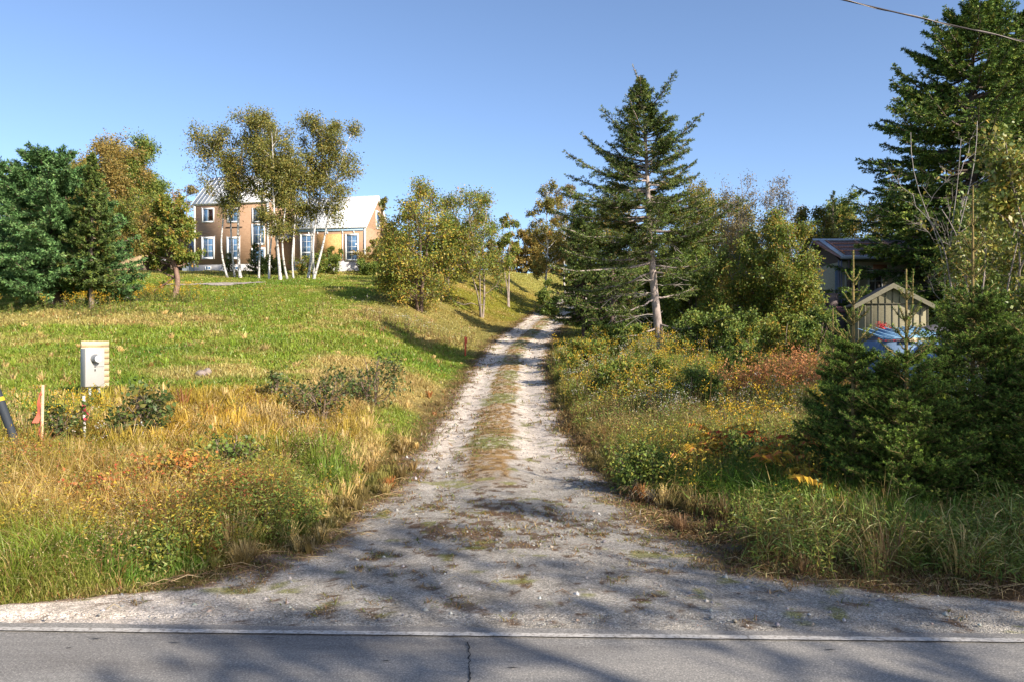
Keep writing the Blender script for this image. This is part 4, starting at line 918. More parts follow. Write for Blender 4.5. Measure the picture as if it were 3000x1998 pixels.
for i, (px, d, top, hf, pal, lb_) in enumerate([
    (1540, 105, 690, 62, PAL_RUSTY, "rusty round tree on the crest beyond the sapling"),
    (1610, 112, 700, 50, PAL_RUSTY, "low brown tree on the crest at the top of the meadow"),
    (1470, 110, 700, 40, PAL_BARE, "grey-brown half-bare tree on the crest behind the apple trees"),
    (1200, 112, 700, 70, PAL_OLIVE, "olive tree on the crest seen under the broad apple tree"),
    (1340, 115, 690, 80, PAL_OLIVE, "wide olive tree on the crest between the apple trunks"),
    (20, 95, 640, 120, PAL_GREEN, "green tree on the hill behind the white pines"),
    (170, 92, 600, 130, PAL_OLIVE, "wide olive tree on the hill behind the white pines"),
    (1700, 100, 620, 60, PAL_BARE, "thin grey tree on the hill behind the leaning dark spruce"),
    (-200, 80, 480, 160, PAL_OLIVE, "large olive tree on the hill outside the left frame edge")]):
    tree("crest_tree", lb_, "tree", DG, px, d, top, hf, SHB, pal, .24, (24, 6, 5), 13 if pal is not PAL_BARE else 7, seed=80+i, stems=2, spread=1.5, tr=.14, base_h=.1)
tree("birch_tree", "slender white birch at the left bend of the driveway", "birch tree", "birches by the driveway", 1604, 62, 548, 58, [(.2, .4), (.4, .9), (.65, 1), (.85, .8), (1, .25)], PAL_BIRCH+[(1, (.26, .13, .03))], .125, (26, 6, 6), 9, seed=91, tr=.09, bark=WB, barkm=M_birch, up=.8)
tree("birch_tree", "sparse birch behind the slender one at the driveway bend", "birch tree", "birches by the driveway", 1660, 66, 560, 50, BP, PAL_BARE, .12, (22, 6, 6), 7, seed=92, tr=.08, bark=WB, barkm=M_birch, up=.8)
shrub("pale green shrub at the foot of the birch at the bend", 1608, 58, 830, 34, PAL_GREEN, 93, group="shrubs by the driveway")

# dark leaning spruces on the right of the drive
CG = "conifers right of the driveway"
conifer("leaning_spruce", "dense dark spruce overhanging the right edge of the driveway", "spruce tree", CG, 1712, 44, 600, 112, [(0, .5), (.15, .95), (.4, 1.0), (.65, .75), (.85, .45), (1, .08)], PAL_SPRUCE+[(1.5, (.06, .08, .022))], nb=170, seed=101,
        lean=(-.02, 0), elev=(.5, -.12), twigs=14, tw_len=.4, needle=.13, nw=.05, dens=44, base=.13, bark=(.13, .09, .08), tr=.15)
conifer("leaning_spruce", "short-trunked spruce between the overhanging one and the tall lone one", "spruce tree", CG, 1795, 38, 710, 110, [(0, .5), (.25, 1), (.6, .9), (1, .15)], PAL_SPRUCE, nb=90, seed=102,
        elev=(.4, -.1), twigs=12, tw_len=.42, needle=.12, nw=.045, dens=30, base=.28, bark=(.2, .14, .12), tr=.13)
# the lone spruce
sd = 30.0; s_x, s_y, s_z = at(1940, sd); K = sd/F
def rel(px, py, yo=0): return ((px-1940)*K, (1000-py)*K+CAMH-s_z, yo)
H_ = zrow(188, sd)-s_z
curve = [(0, 0), (.1, rel(1928, 0)[0]), (.25, rel(1915, 0)[0]), (.45, rel(1902, 0)[0]), (.65, rel(1895, 0)[0]), (.8, rel(1888, 0)[0]), (.9, rel(1880, 0)[0]), (.96, rel(1866, 0)[0]), (.985, rel(1857, 0)[0]), (1, rel(1852, 0)[0])]
ex_ = []
gq = np.random.default_rng(8)
def yfrac(py): return (rel(0, py)[1])/H_
for (x0y, tx, ty) in [(300, 1862, 262), (335, 1950, 252), (330, 1832, 285), (420, 1755, 322), (400, 1830, 330), (400, 1978, 350), (455, 2036, 358), (475, 1722, 393), (500, 2035, 395), (505, 1800, 400), (545, 2052, 460), (520, 1660, 462), (560, 1680, 500),
                      (590, 1655, 540), (600, 1650, 560), (560, 2000, 500), (610, 1700, 610), (650, 1640, 625), (700, 1650, 668), (700, 1700, 690), (620, 2060, 585), (650, 2130, 585), (680, 2145, 610), (690, 2110, 660), (700, 2060, 690), (720, 1990, 660),
                      (760, 1660, 745), (740, 1700, 770), (770, 1620, 790), (800, 1680, 830), (780, 2080, 765), (800, 2040, 790), (760, 1990, 720), (640, 1760, 640), (520, 1930, 470), (470, 1840, 450), (870, 2060, 830), (960, 1800, 990), (950, 2090, 930), (880, 1770, 900)]:
    x_, z_, _ = rel(tx, ty); ex_.append((min(yfrac(x0y), .97), x_, z_, gq.normal(0, .9)))
conifer("lone_spruce", "tall lone spruce with open layered limbs and bare pinkish lower trunk", "spruce tree", CG, 1940, sd, 188, 0, [(0, .12), (.25, .75), (.4, 1), (.6, .78), (.75, .48), (.86, .2), (.93, .07), (1, .02)],
        PAL_SPRUCE+[(.8, (.10, .11, .03))], nb=120, seed=103, loc=(s_x, s_y, s_z), h=H_, rad=2.5, tr=.165, tmax=.94, lead0=.88, curve=curve, elev=(.75, -.02), tipup=.10, twigs=20, tw_len=.34, tw_droop=.12, needle=.085, nw=.03, dens=60,
        base=.34, bark=(.36, .29, .255), explicit=ex_, third=3, outer=.22, dead=26)

# thicket right of the drive
RG = "scrub trees right of the driveway"
TH = [(0, .75), (.25, 1), (.5, .95), (.75, .75), (.92, .4), (1, .12)]
for i, (px, d, top, hf, pal, lpt, leaf, lb_) in enumerate([
    (1790, 58, 560, 90, PAL_OLIVE, 11, .13, "olive scrub tree directly behind the lone spruce's left limbs"),
    (1900, 55, 640, 100, PAL_OLIVE, 11, .13, "olive scrub tree behind the bare trunk of the lone spruce"),
    (2040, 52, 520, 90, PAL_OLIVE, 10, .13, "scrub tree peeking out right of the lone spruce"),
    (2160, 50, 492, 85, PAL_BARE, 5, .10, "tall twiggy half-bare tree right of the lone spruce"),
    (2275, 50, 540, 80, PAL_BARE, 4, .10, "almost leafless purplish tree against the sky before the hemlocks"),
    (2040, 40, 690, 95, PAL_GREEN, 12, .105, "leafy green thicket tree right of the bare spruce trunk"),
    (2180, 38, 640, 95, PAL_APPLE, 12, .10, "yellow-green alder in the middle of the thicket"),
    (2300, 36, 650, 85, PAL_APPLE, 12, .10, "bright-leaved alder with white limbs left of the neighbour's house"),
    (2390, 46, 620, 60, PAL_OLIVE, 11, .12, "olive tree close behind the neighbour's roof corner"),
    (2440, 62, 585, 70, PAL_GREEN, 12, .15, "dense green tree rising behind the neighbour's roof"),
    (2560, 60, 600, 90, PAL_OLIVE, 12, .15, "olive tree behind the neighbour's house beside the hemlocks"),
    (1900, 44, 760, 90, PAL_GREEN, 12, .11, "low green thicket tree left of the bare spruce trunk"),
    (2120, 60, 600, 110, PAL_OLIVE, 11, .15, "wide olive tree at the back of the thicket"),
    (2700, 52, 560, 120, PAL_GREEN, 11, .15, "green tree behind the hemlocks at the back of the yard")]):
    tree("scrub_tree", lb_, "tree", RG, px, d, top, hf, TH if pal is not PAL_BARE else BR, pal, leaf, (46, 7, 6), lpt, spray=1.1, seed=120+i, stems=3, spread=hf/F*d*.7, tr=.10 if pal is not PAL_BARE else .09, base_h=.08, up=.8, bark=(.30, .26, .23) if i in (3, 4, 7) else (.20, .16, .13))
conifer("yard_spruce", "pointed green spruce top just above the thicket by the hemlocks", "spruce tree", CG, 2440, 58, 560, 60, SPR, PAL_SPRUCE, nb=70, seed=140, needle=.14, nw=.06, dens=26, twigs=12, base=.05, elev=(.8, 0))
TS = "shrubs in the rough right of the driveway"
for i, (px, d, top, hf, pal, lb_) in enumerate([
    (1790, 31, 960, 75, PAL_GREEN, "round green shrub between the driveway and the lone spruce"),
    (1715, 27, 990, 60, PAL_APPLE, "low yellowing shrub at the driveway edge below the lone spruce"),
    (2050, 29, 930, 80, PAL_GREEN, "green shrub just right of the lone spruce foot"),
    (2170, 28, 925, 85, PAL_GREEN, "larger green shrub in front of the thicket"),
    (2290, 26, 945, 70, PAL_APPLE, "olive shrub left of the fenceless yard corner"),
    (2380, 25, 930, 60, PAL_GREEN, "dark leafy shrub where the thicket meets the young spruces"),
    (1900, 20, 1060, 80, PAL_APPLE, "yellow-leaved shrub low in the rough before the lone spruce"),
    (2020, 18, 1080, 80, PAL_GREEN, "dark green shrub in the middle of the rough"),
    (2180, 21, 1020, 60, PAL_GREEN, "bright green shrub beside the russet fern patch"),
    (1800, 22, 1050, 65, PAL_APPLE, "small olive shrub right of the sunny wheel track")]):
    shrub(lb_, px, d, top, hf, pal, 150+i, leaf=.0035*d, n=(18, 5, 5), lpt=10, group=TS)
# hemlocks
HP = [(0, .85), (.1, 1), (.3, .95), (.5, .72), (.7, .52), (.86, .32), (.95, .16), (1, .04)]
HG = "hemlocks beside the neighbour's house"
for i, (px, d, top, hf, lb_) in enumerate([(2850, 38, 12, 440, "towering dark hemlock filling the top right of the view"), (3010, 40, 45, 300, "second hemlock top beyond the towering one, cut by the frame"),
                                            (3150, 42, 160, 260, "third hemlock, mostly outside the right frame edge")]):
    conifer("hemlock_tree", lb_, "hemlock tree", HG, px, d, top, hf, HP, PAL_HEM, nb=300, seed=160+i, elev=(.75, -.10), tipup=.12, twigs=22, tw_len=.32, tw_droop=.22, needle=.14, nw=.055, dens=40, base=.10,
            third=3, needles_spread=.6, tr=.3, bark=(.16, .12, .10), outer=.2)

PAL_ALD = [(3, (.13, .145, .028)), (3, (.085, .115, .024)), (1.5, (.27, .21, .04)), (.5, (.32, .18, .04))]
# alder / willow near on the right
NG = "leafy shrubs at the right edge"
tree("alder_shrub", "tall leafy alder with bare pale twigs reaching up left, by the hemlocks", "alder", NG, 2890, 15, 440, 110, [(0, .6), (.3, .9), (.55, 1.0), (.8, .8), (1, .3)], PAL_ALD, .072, (34, 7, 6), 8, spray=1.2, seed=171, stems=7, spread=1.3, tr=.05, base_h=.1, bark=(.36, .30, .27), up=.9, mat=M_wax)
tree("alder_shrub", "alder cut by the right frame edge with large yellowing leaves", "alder", NG, 3070, 13, 320, 120, [(0, .7), (.3, .9), (.55, 1.0), (.8, .8), (1, .4)], PAL_ALD, .075, (36, 7, 6), 8, spray=1.2, seed=172, stems=6, spread=1.1, tr=.05, base_h=.1, bark=(.30, .24, .2), up=.9, mat=M_wax)
tree("bare_alder", "bare grey alder twigs in front of the hemlock", "alder", NG, 2770, 16, 330, 110, [(.3, .4), (.6, .8), (.85, 1), (1, .6)], PAL_APPLE, .08, (16, 5, 4), 1, seed=173, stems=3, spread=.8, tr=.016, base_h=.3, bark=(.34, .30, .27), up=.9)
tree("alder_shrub", "dark leafy alder behind the young spruces, below the hemlocks", "alder", NG, 2940, 18, 640, 140, TH, PAL_GREEN, .085, (34, 6, 6), 12, seed=174, stems=6, spread=1.4, tr=.04, base_h=.06, mat=M_wax)

# young spruces near the road: needles one by one
YG = "young spruces at the roadside"
YP = [(0, .85), (.08, 1), (.25, .98), (.4, .80), (.52, .56), (.66, .30), (1, .05)]
def yspruce(label, px, d, top, half, seed, nb=62, dens=430, twin=None):
    loc = at(px, d); h = zrow(top, d)-loc[2]; g = np.random.default_rng(seed+5); sh = []
    for t, L, k, el in ((.64, .36, 7, .7), (.72, .30, 6, .8), (.80, .24, 6, .85), (.875, .16, 5, .95)):
        for j in range(k):
            a = j*6.283/k+g.uniform(0, .7); l = L*g.uniform(.75, 1.15)*min(1, h/2.6); z = h*t+g.uniform(-.03, .03)
            sh.append((0, 0, z, math.cos(a)*l*math.cos(el), math.sin(a)*l*math.cos(el), z+math.sin(el)*l))
            if t < .75: a2 = a+.6; m = np.array(sh[-1]); q = m[:3]*.5+m[3:]*.5; sh.append((*q, q[0]+math.cos(a2)*l*.3, q[1]+math.sin(a2)*l*.3, q[2]+l*.2))
    if twin: sh.append((0, 0, h*.72, twin, .02, h*.86)); sh.append((twin, .02, h*.86, twin*1.1, .02, h*1.0))
    conifer("young_spruce", label, "spruce tree", YG, px, d, top, half, YP, [(w_, (c_[0]*.72, c_[1]*.74, c_[2]*.8)) for w_, c_ in PAL_YSPR], nb=int(nb*1.6), seed=seed, loc=loc, h=h, elev=(.75, .30), tipup=.05, twigs=11, tw_len=.40, tw_droop=-.28, needle=.025, nw=.0055, dens=dens,
            base=.03, bark=(.27, .19, .08), third=2, needles_spread=1.1, outer=.2, lead0=.55, tmax=.64, tr=.028, shoots=sh, lo_t=.30, tipc=.9)
yspruce("left young spruce, low, with one upright yellow-green leader", 2500, 9.3, 735, 155, 181)
yspruce("middle young spruce with twin leaders before the shed", 2655, 8.9, 790, 215, 182, nb=80, twin=.08)
yspruce("tallest young spruce at the road with a long bare leader", 2850, 9.4, 545, 240, 183, nb=95, dens=400)
yspruce("spruce crowding the right frame edge above the long grass", 3030, 8.8, 700, 200, 184, nb=70, dens=400)
yspruce("smallest young spruce pushing out toward the rough", 2440, 10.4, 905, 115, 185, nb=45)

# trees across the road that throw the dappled shade
FG = "trees across the road behind the camera"
for i, (x, y, h_, r_, lb_) in enumerate([(12.4, -5.2, 12.4, 2.4, "leafy roadside tree across the road, nearest the driveway mouth"), (16.0, -4.6, 12.3, 2.6, "leafy roadside tree across the road, opposite the young spruces"),
                                          (20, -4.6, 12.8, 2.8, "tall leafy tree across the road between two others"), (24, -6.5, 13.5, 3.0, "leafy tree across the road farthest along the verge")]):
    tree("roadside_tree", lb_, "tree", FG, 0, 0, 0, 0, [(.35, .3), (.45, .9), (.65, 1), (.85, .7), (1, .15)], PAL_GREEN, .2, (17, 5, 5) if i < 2 else (34, 7, 6), 6 if i < 2 else 12, seed=190+i, loc=(x, y, -.1), h=h_, rad=r_, tr=.2, base_h=.3)
# ------------------------------------------------------------------ ground cover
gg = np.random.default_rng(99)
def blades(b, x, y, h_, w_, col, g, lean=.35, z=None):
    n = len(x); z = terr(x, y)-.02 if z is None else z
    P = np.stack([x, y, z], -1); a = g.uniform(0, 6.283, n); S = np.stack([np.cos(a), np.sin(a), 0*a], -1)
    l = g.normal(0, lean, (n, 2)); L = np.concatenate([l, np.zeros((n, 1))], 1)*h_[:, None]
    up = np.stack([0*a, 0*a, h_], -1)
    m = P+L*.35+up*.55; t = P+L*1.0+up*np.clip(1-.3*np.abs(l).sum(1), .4, 1)[:, None]
    W = w_[:, None]
    v = np.stack([P-S*W*.5, P+S*W*.5, m+S*W*.42, m-S*W*.42, t], 1)
    i = np.arange(n)*5
    c = np.repeat(col, 5, 0)
    b.add(v.reshape(-1, 3), np.stack([i, i+1, i+2, i+3], -1), c)
    k = len(b.v)-1                                        # the tip triangles share the same vertices
    b.f[3].append(np.stack([i+3, i+2, i+4], -1)+b.n-n*5); b.m[3].append(np.zeros(n, int))
def scatter(n, y0, y1, g, px0=-150, px1=3150, pw=1.0):
    """random ground points in the view wedge, density falling with distance"""
    t = g.random(n); y = np.exp(math.log(y0)+(math.log(y1)-math.log(y0))*t)
    x = (g.uniform(px0, px1, n)-1500)/F*y
    return x, y
def tall_map(x, y):
    """height of the growth in metres"""
    u = x-xc(y); dm = -drive_mask(x, y)
    far = sst(14, 24, y)
    h_l = .36*(1-sst(9, 12, y))+.20+.10*np.clip(blob(x, y, 300, 9.5, 3.5, 2.2, 7), 0, 1)
    h_r = .36*(1-sst(30, 50, y))+.22
    h_ = np.where(u < 0, h_l, h_r)
    h_ = h_*np.where(u < 0, .14+.86*sst(.1, 1.7, dm), .25+.75*sst(.0, .8, np.minimum(u-veg_right(y), np.where(y > 12, dm, 9))))
    h_ = h_*(.55+.9*fbm(x*.8, y*.8, 201))*(1-.6*blob(x, y, 285, 14.6, 1.3, 2.4, 40))
    return h_
def grass(name, label, n, y0, y1, hk, seed):
    g = np.random.default_rng(seed)
    x, y = scatter(n, y0, y1, g)
    dm = -drive_mask(x, y); keep = (dm > -.06) & (g.random(n) < .35+.65*sst(.0, .5, dm))
    bare = sst(.60, .72, fbm(x*.7, y*.7, 303)); keep &= g.random(n) > bare*.55*(y < 60)
    un = x-xc(y); keep &= ~((un > 0) & (y < 11.5) & (un < veg_right(y)+.8*(fbm(x*1.8, y*1.8, 333)-.5)) & (g.random(n) < .95))
    pxl = 1500+x/y*F; keep &= ~((pxl > 480) & (pxl < 770) & (np.abs(y-(54.5+2.8*(pxl-480)/290)) < .6))
    x = x[keep]; y = y[keep]; n = len(x)
    # clumping
    cl = fbm(x*3.3, y*3.3, 305)
    h_ = tall_map(x, y)*g.uniform(.45, 1.25, n)*(.6+.8*cl)
    w_ = np.clip(y*.00095, .005, .2)*g.uniform(.6, 1.4, n)
    h_ = np.maximum(h_, y*.0018)
    c = zone_col(x, y); r_ = g.random(n)[:, None]
    c = np.where(r_ < np.where(y < 18, .12, .035)[:, None], STRAW*g.uniform(.6, 1.15, (n, 1)), c); c = np.where(r_ > .95, RUST*.9, c)
    c = c*(1+g.uniform(-.28, .28, (n, 1))*(1-.5*sst(20, 50, y))[:, None])*(.75+.5*fbm(x*.5, y*.5, 311))[:, None]
    b = Buf(); blades(b, x, y, h_*hk, w_, np.clip(c, 0, .8), g, lean=.6)
    tag(b.build(name, M_grass), label, "grass", None, "stuff")
grass("verge_grass", "tangled green and straw grass of the near verges", 380000, 6.1, 16, .85, 401)
grass("meadow_grass", "green and gold meadow grass beside the driveway", 430000, 15.5, 42, .85, 402)
grass("hill_grass", "short green and straw grass up the hill", 330000, 41, 112, .62, 403)

def tussocks(name, label, n, per, y0, y1, seed, hh=(.25, .55), pal=None):
    g = np.random.default_rng(seed); x, y = scatter(n, y0, y1, g); dm = -drive_mask(x, y)
    keep = (dm > .05) & ((x < xc(y)) | (y > 11.5) | (x-xc(y) > veg_right(y)) | (g.random(n) < .10)) & (fbm(x*.6, y*.6, 410) > .40); x = x[keep]; y = y[keep]; n = len(x); dm = dm[keep]
    th = g.uniform(*hh, n)*(.45+.55*sst(0, 1.2, dm))*(.7+.6*fbm(x, y, 411)); base = zone_col(x, y)
    q = g.random(n)[:, None]+.16*((x > 0) & (y < 10))[:, None]; base = np.where(q < .30, STRAW, np.where(q < .33, RUST, base))*g.uniform(.75, 1.25, (n, 1))
    k = np.repeat(np.arange(n), per); m = len(k); a = g.uniform(0, 6.283, m); rr = g.random(m)**.7
    X = x[k]+np.cos(a)*rr*.10*th[k]*2; Y = y[k]+np.sin(a)*rr*.10*th[k]*2; h_ = th[k]*g.uniform(.55, 1.2, m); z = terr(X, Y)-.02
    w_ = np.clip(Y*.0010, .006, .1)*g.uniform(.6, 1.3, m); P = np.stack([X, Y, z], -1); out = np.stack([np.cos(a), np.sin(a), 0*a], -1)*(h_*g.uniform(.15, 1.05, m)*rr)[:, None]
    wind = np.array([-.10, .02, 0])*h_[:, None]; up = np.stack([0*a, 0*a, h_], -1); S = np.stack([-np.sin(a+.8), np.cos(a+.8), 0*a], -1)*w_[:, None]*.5
    p1 = P+out*.30+up*.50; p2 = P+out*.72+up*.82+wind*.6; p3 = P+out*1.15+up*(.95-.45*rr)[:, None]+wind
    v = np.stack([P-S, P+S, p1+S, p1-S, p2+S*.8, p2-S*.8, p3], 1); i = np.arange(m)*7
    c = base[k]*g.uniform(.75, 1.25, (m, 1))
    b = Buf(); b.add(v.reshape(-1, 3), np.vstack([np.stack([i, i+1, i+2, i+3], -1), np.stack([i+3, i+2, i+4, i+5], -1)]), np.repeat(np.clip(c, 0, .85), 7, 0))
    b.f[3].append(np.stack([i+5, i+4, i+6], -1)); b.m[3].append(np.zeros(m, int))
    tag(b.build(name, M_grass), label, "grass", None, "stuff")
tussocks("grass_tussocks", "arching straw and green tussocks in the near rough", 3200, 55, 6.3, 16, 431)
tussocks("grass_tussocks", "small arching tussocks scattered in the field beside the driveway", 800, 30, 16, 40, 432, (.13, .30))

# low needles and moss on the drive
def drive_tufts():
    g = np.random.default_rng(41); x, y = scatter(260000, 5.95, 78, g, 200, 2900); u = x-xc(y); dm = drive_mask(x, y)
    n2 = fbm(x*3.2, y*2.2, 23); hw = itp([(5, 0), (9.5, 0), (10.5, .38), (13, .30), (16, .36), (95, .32)], y); cu = itp([(5, .1), (12, -.15), (16, -.1), (30, 0), (95, 0)], y)
    strip = (np.abs(u-cu) < hw-(n2-.5)*.55) & (y > 11.8)
    edge = (dm > -.1) & (dm < .38*g.random(len(x))**1.5)
    pt = sst(.64, .70, fbm(x*2.2, y*3, 91)*.8+.15*fbm(x*9, y*9, 27)+.05) > .4
    pm = (sst(.55, .66, n2*.6+fbm(x*9, y*9, 27)*.25+np.exp(-((x+.15)/1.3)**2-((y-9.2)/1.9)**2)*.34) > .6) & (g.random(len(x)) < .5)
    keep = (strip & (g.random(len(x)) < .75)) | (edge & (dm > -.1)) | (pt & (dm > 0) & (g.random(len(x)) < .6)) | (pm & (dm > 0) & (g.random(len(x)) < .6))
    keep |= (u > 0) & (y < 11) & (dm < .25) & (u < veg_right(y)+.5) & (fbm(x*2.1, y*2.6, 89) < .62)
    keep |= (dm > -.5) & (dm < .1) & (g.random(len(x)) < .5)
    x = x[keep]; y = y[keep]; n = len(x)
    c = pick([(3, (.30, .19, .07)), (2, (.22, .12, .055)), (2, (.20, .20, .05)), (1, (.12, .15, .03)), (1, (.42, .31, .14))], n, g, .25)
    h_ = g.uniform(.015, .07, n)*(1+.9*sst(12, 16, y)); w_ = np.clip(y*.001, .005, .1)
    b = Buf(); blades(b, x, y, h_, w_*g.uniform(.6, 1.5, n), c, g, lean=1.3, z=terr(x, y)+.0)
    tag(b.build("drive_grass", M_grass), "dry short grass, moss and needles down the middle of the driveway", "grass", None, "stuff")
drive_tufts()
def strewn():
    g = np.random.default_rng(47); n = 900; x, y = scatter(n*3, 6.1, 12, g, 300, 3000); u = x-xc(y); dm = drive_mask(x, y)
    k = ((u > 0) & (dm < .4) & (u < veg_right(y)+.6)) | ((u < 0) & (dm < .35) & (dm > -.5)) | ((dm > 0) & (g.random(len(x)) < .06)); x = x[k][:n]; y = y[k][:n]; n = len(x)
    a = g.normal(0, .9, n); L = g.uniform(.06, .38, n)*np.where(dm[k][:n] > .1, .5, 1); D = np.stack([np.cos(a), np.sin(a)*.6, 0*a], -1)*L[:, None]; P = np.stack([x, y, terr(x, y)+.012], -1)
    Q = np.stack([P, P+D*.5+np.stack([0*a, 0*a, g.uniform(.0, .05, n)], -1), P+D], 1); b = Buf()
    tubes(b, Q, (g.uniform(.0015, .0035, n))[:, None]*np.array([[1, .9, .5]]), 4, pick([(3, (.46, .34, .17)), (2, (.25, .15, .08)), (1, (.12, .08, .06))], n, g))
    tag(b.build("fallen_stalks", M_plain), "dry stalks and twigs strewn over the litter beside the gravel", "dry stalks", None, "stuff")
strewn()
def stones():
    g = np.random.default_rng(43); x, y = scatter(26000, 5.86, 24, g, -100, 3100); dm = drive_mask(x, y)
    keep = (dm > .02) & (y > line_y(x)+.19); x = x[keep]; y = y[keep]; n = len(x)
    s = g.uniform(.0035, .010, n)*(1+(g.random(n) < .045)*g.uniform(1, 3, n))*np.clip(y/7, 1, 3)**.5; z = terr(x, y)+.006
    o = np.array([[1, 0, 0], [-.5, .87, 0], [-.5, -.87, 0], [0, 0, .8], [0, 0, -.6]])
    a = g.uniform(0, 6.28, n); ca, sa = np.cos(a), np.sin(a); o = np.repeat(o[None], n, 0)*g.uniform(.6, 1.3, (n, 5, 3))*s[:, None, None]
    v = np.stack([o[..., 0]*ca[:, None]-o[..., 1]*sa[:, None]+x[:, None], o[..., 0]*sa[:, None]+o[..., 1]*ca[:, None]+y[:, None], o[..., 2]+z[:, None]], -1)
    i = (np.arange(n)*5)[:, None, None]; f = np.array([(0, 1, 3), (1, 2, 3), (2, 0, 3), (1, 0, 4), (2, 1, 4), (0, 2, 4)])[None]+i
    c = pick([(3, (.36, .34, .31)), (1, (.50, .47, .43)), (3, (.22, .21, .21)), (1, (.33, .25, .2))], n, g, .2)
    b = Buf(); b.add(v.reshape(-1, 3), f.reshape(-1, 3), np.repeat(c, 5, 0)); tag(b.build("loose_gravel", M_plain), "loose grey and white stones on the driveway mouth", "gravel", None, "stuff")
stones()

# weeds and wild flowers
def forbs(name, label, cat, spots, n, pal, seed, hmin=.4, hmax=.8, leaf=.05, nl=22, flower=None, fsize=.02, fn=14, fspread=.05, bush=.12, leafw=.35, fdir=.6):
    """spots: (px, d, rx, ry, weight)"""
    g = np.random.default_rng(seed); w_ = np.array([s[4] for s in spots], float); k = g.choice(len(spots), n, p=w_/w_.sum()); sp = np.array([s[:4] for s in spots], float)[k]
    y = sp[:, 1]+g.normal(0, .5, n)*sp[:, 3]; x = (sp[:, 0]-1500)/F*sp[:, 1]+g.normal(0, .5, n)*sp[:, 2]
    pn = fbm(x*.95+seed*1.7, y*.95, 220+seed % 7); ok = (-drive_mask(x, y) > .3) & (y > 6.3) & (g.random(n) < .12+.88*sst(.46, .58, pn)); x = x[ok]; y = y[ok]; n = len(x)
    dsc = np.clip(y/11, .8, 4); h_ = g.uniform(hmin, hmax, n)*(.55+.9*fbm(x*1.3, y*1.3, 207))*np.where((x > xc(y)) & (y > 9), 1.3, .95); P = np.stack([x, y, terr(x, y)-.03], -1)
    ln = g.normal(0, .14, (n, 2)); E = P+np.concatenate([ln*h_[:, None], h_[:, None]], 1)
    b = Buf(); sw = .0035*dsc
    t = np.linspace(0, 1, 4)[None, :, None]; Q = P[:, None]*(1-t)+E[:, None]*t; Q[:, :, :2] += (np.sin(t*3)*g.normal(0, .03, (n, 1, 2)))
    tubes(b, Q, sw[:, None]*np.array([[1, .9, .7, .4]]), 3, pick([(1, (.16, .13, .04)), (1, (.20, .12, .05))], n, g)) 
    u = g.uniform(.12, 1.0, (n, nl, 1)); A = P[:, None]*(1-u)+E[:, None]*u; r = rdir(n*nl, g).reshape(n, nl, 3); r[..., 2] = r[..., 2]*.8+.3; off = r*bush*g.random((n, nl, 1))*h_[:, None, None]
    cc = np.clip((np.repeat(pick(pal, n, g, .15)[:, None], nl, 1)*.6+pick(pal, n*nl, g, .25).reshape(n, nl, 3)*.4)*1.6, 0, .8)
    L = (leaf*np.sqrt(dsc))[:, None]*g.uniform(.5, 1.2, (n, nl))
    leaves(b, (A+off).reshape(-1, 3), r.reshape(-1, 3), L.ravel(), (L*leafw).ravel(), cc.reshape(-1, 3), g, droop=.2)
    if flower is not None:
        q = rdir(n*fn, g).reshape(n, fn, 3)*np.array([1, 1, fdir]); A = E[:, None]+q*fspread*g.random((n, fn, 1))*np.sqrt(dsc)[:, None, None]
        fs = (fsize*np.sqrt(dsc))[:, None]*g.uniform(.6, 1.3, (n, fn))
        leaves(b, A.reshape(-1, 3), (q+[0, 0, .3]).reshape(-1, 3), fs.ravel(), (fs*.8).ravel(), pick(flower, n*fn, g, .15), g, droop=0)
    tag(b.build(name, M_leaf), label, cat, None, "stuff")
FW = [(3, (.74, .70, .62)), (1, (.62, .50, .36))]; FY = [(3, (.62, .40, .03)), (1, (.48, .25, .03))]; FP = [(1, (.70, .68, .74))]; FT = [(3, (.50, .36, .20)), (2, (.58, .47, .32)), (2, (.38, .22, .11))]
forbs("green_weeds", "leafy green weeds crowding the verges", "weeds", [(150, 8.6, 3, 2, .7), (350, 10, 3, 3, .8), (650, 9, 2, 1.6, .8), (850, 8.4, 1.2, .9, 1.2), (1950, 14, 3, 5, 3), (2250, 12.5, 2.2, 3, 3), (2100, 18, 4, 5, 3), (1900, 26, 4, 6, 3), (2200, 26, 6, 6, 3), (2500, 7.9, 2.4, .9, 1.5), (2900, 7.6, 1.6, .9, 1.6), (250, 38, 8, 2, .8), (480, 43, 5, 2, .8), (100, 7.3, 1.5, .7, .5), (600, 7.6, 1.6, .6, .6)], 12500,
      PAL_GREEN+[(1, (.17, .20, .035)), (.6, (.26, .22, .04))], 501, .22, .6, .05, 22)
forbs("dry_weeds", "brown seedy weed stalks in the rough", "weeds", [(100, 7.6, 2.5, 1.4, 4), (450, 9, 2.5, 1.5, 2), (700, 11, 2, 2, 2), (300, 12, 4, 2, 1.5), (2100, 15, 3, 3, 3), (2000, 21, 5, 4, 2), (2350, 14, 2, 3, 2), (1230, 40, 5, 3, 1), (500, 10, 4, 1.6, 2), (900, 14, 2, 4, 2)], 6500,
      [(3, (.28, .18, .08)), (2, (.22, .14, .06)), (1, (.36, .26, .12))], 502, .25, .62, .035, 14, FT, .010, 10, .08, fdir=2.0)
forbs("red_weeds", "red-tinted low brambles in the verge", "weeds", [(330, 8.7, 1.2, .5, 1.6), (620, 8.8, 1.1, .7, 2), (720, 9.4, .5, .5, 1), (60, 9.8, .8, .9, 1), (2350, 11, 1.2, 1.4, 1), (2180, 11.4, .9, .8, 1.4), (480, 8.3, 1, .8, 2)], 2000, [(3, (.33, .07, .04)), (2, (.38, .17, .05)), (2, (.20, .12, .04)), (2, (.24, .19, .04))], 503, .22, .5, .045, 24)
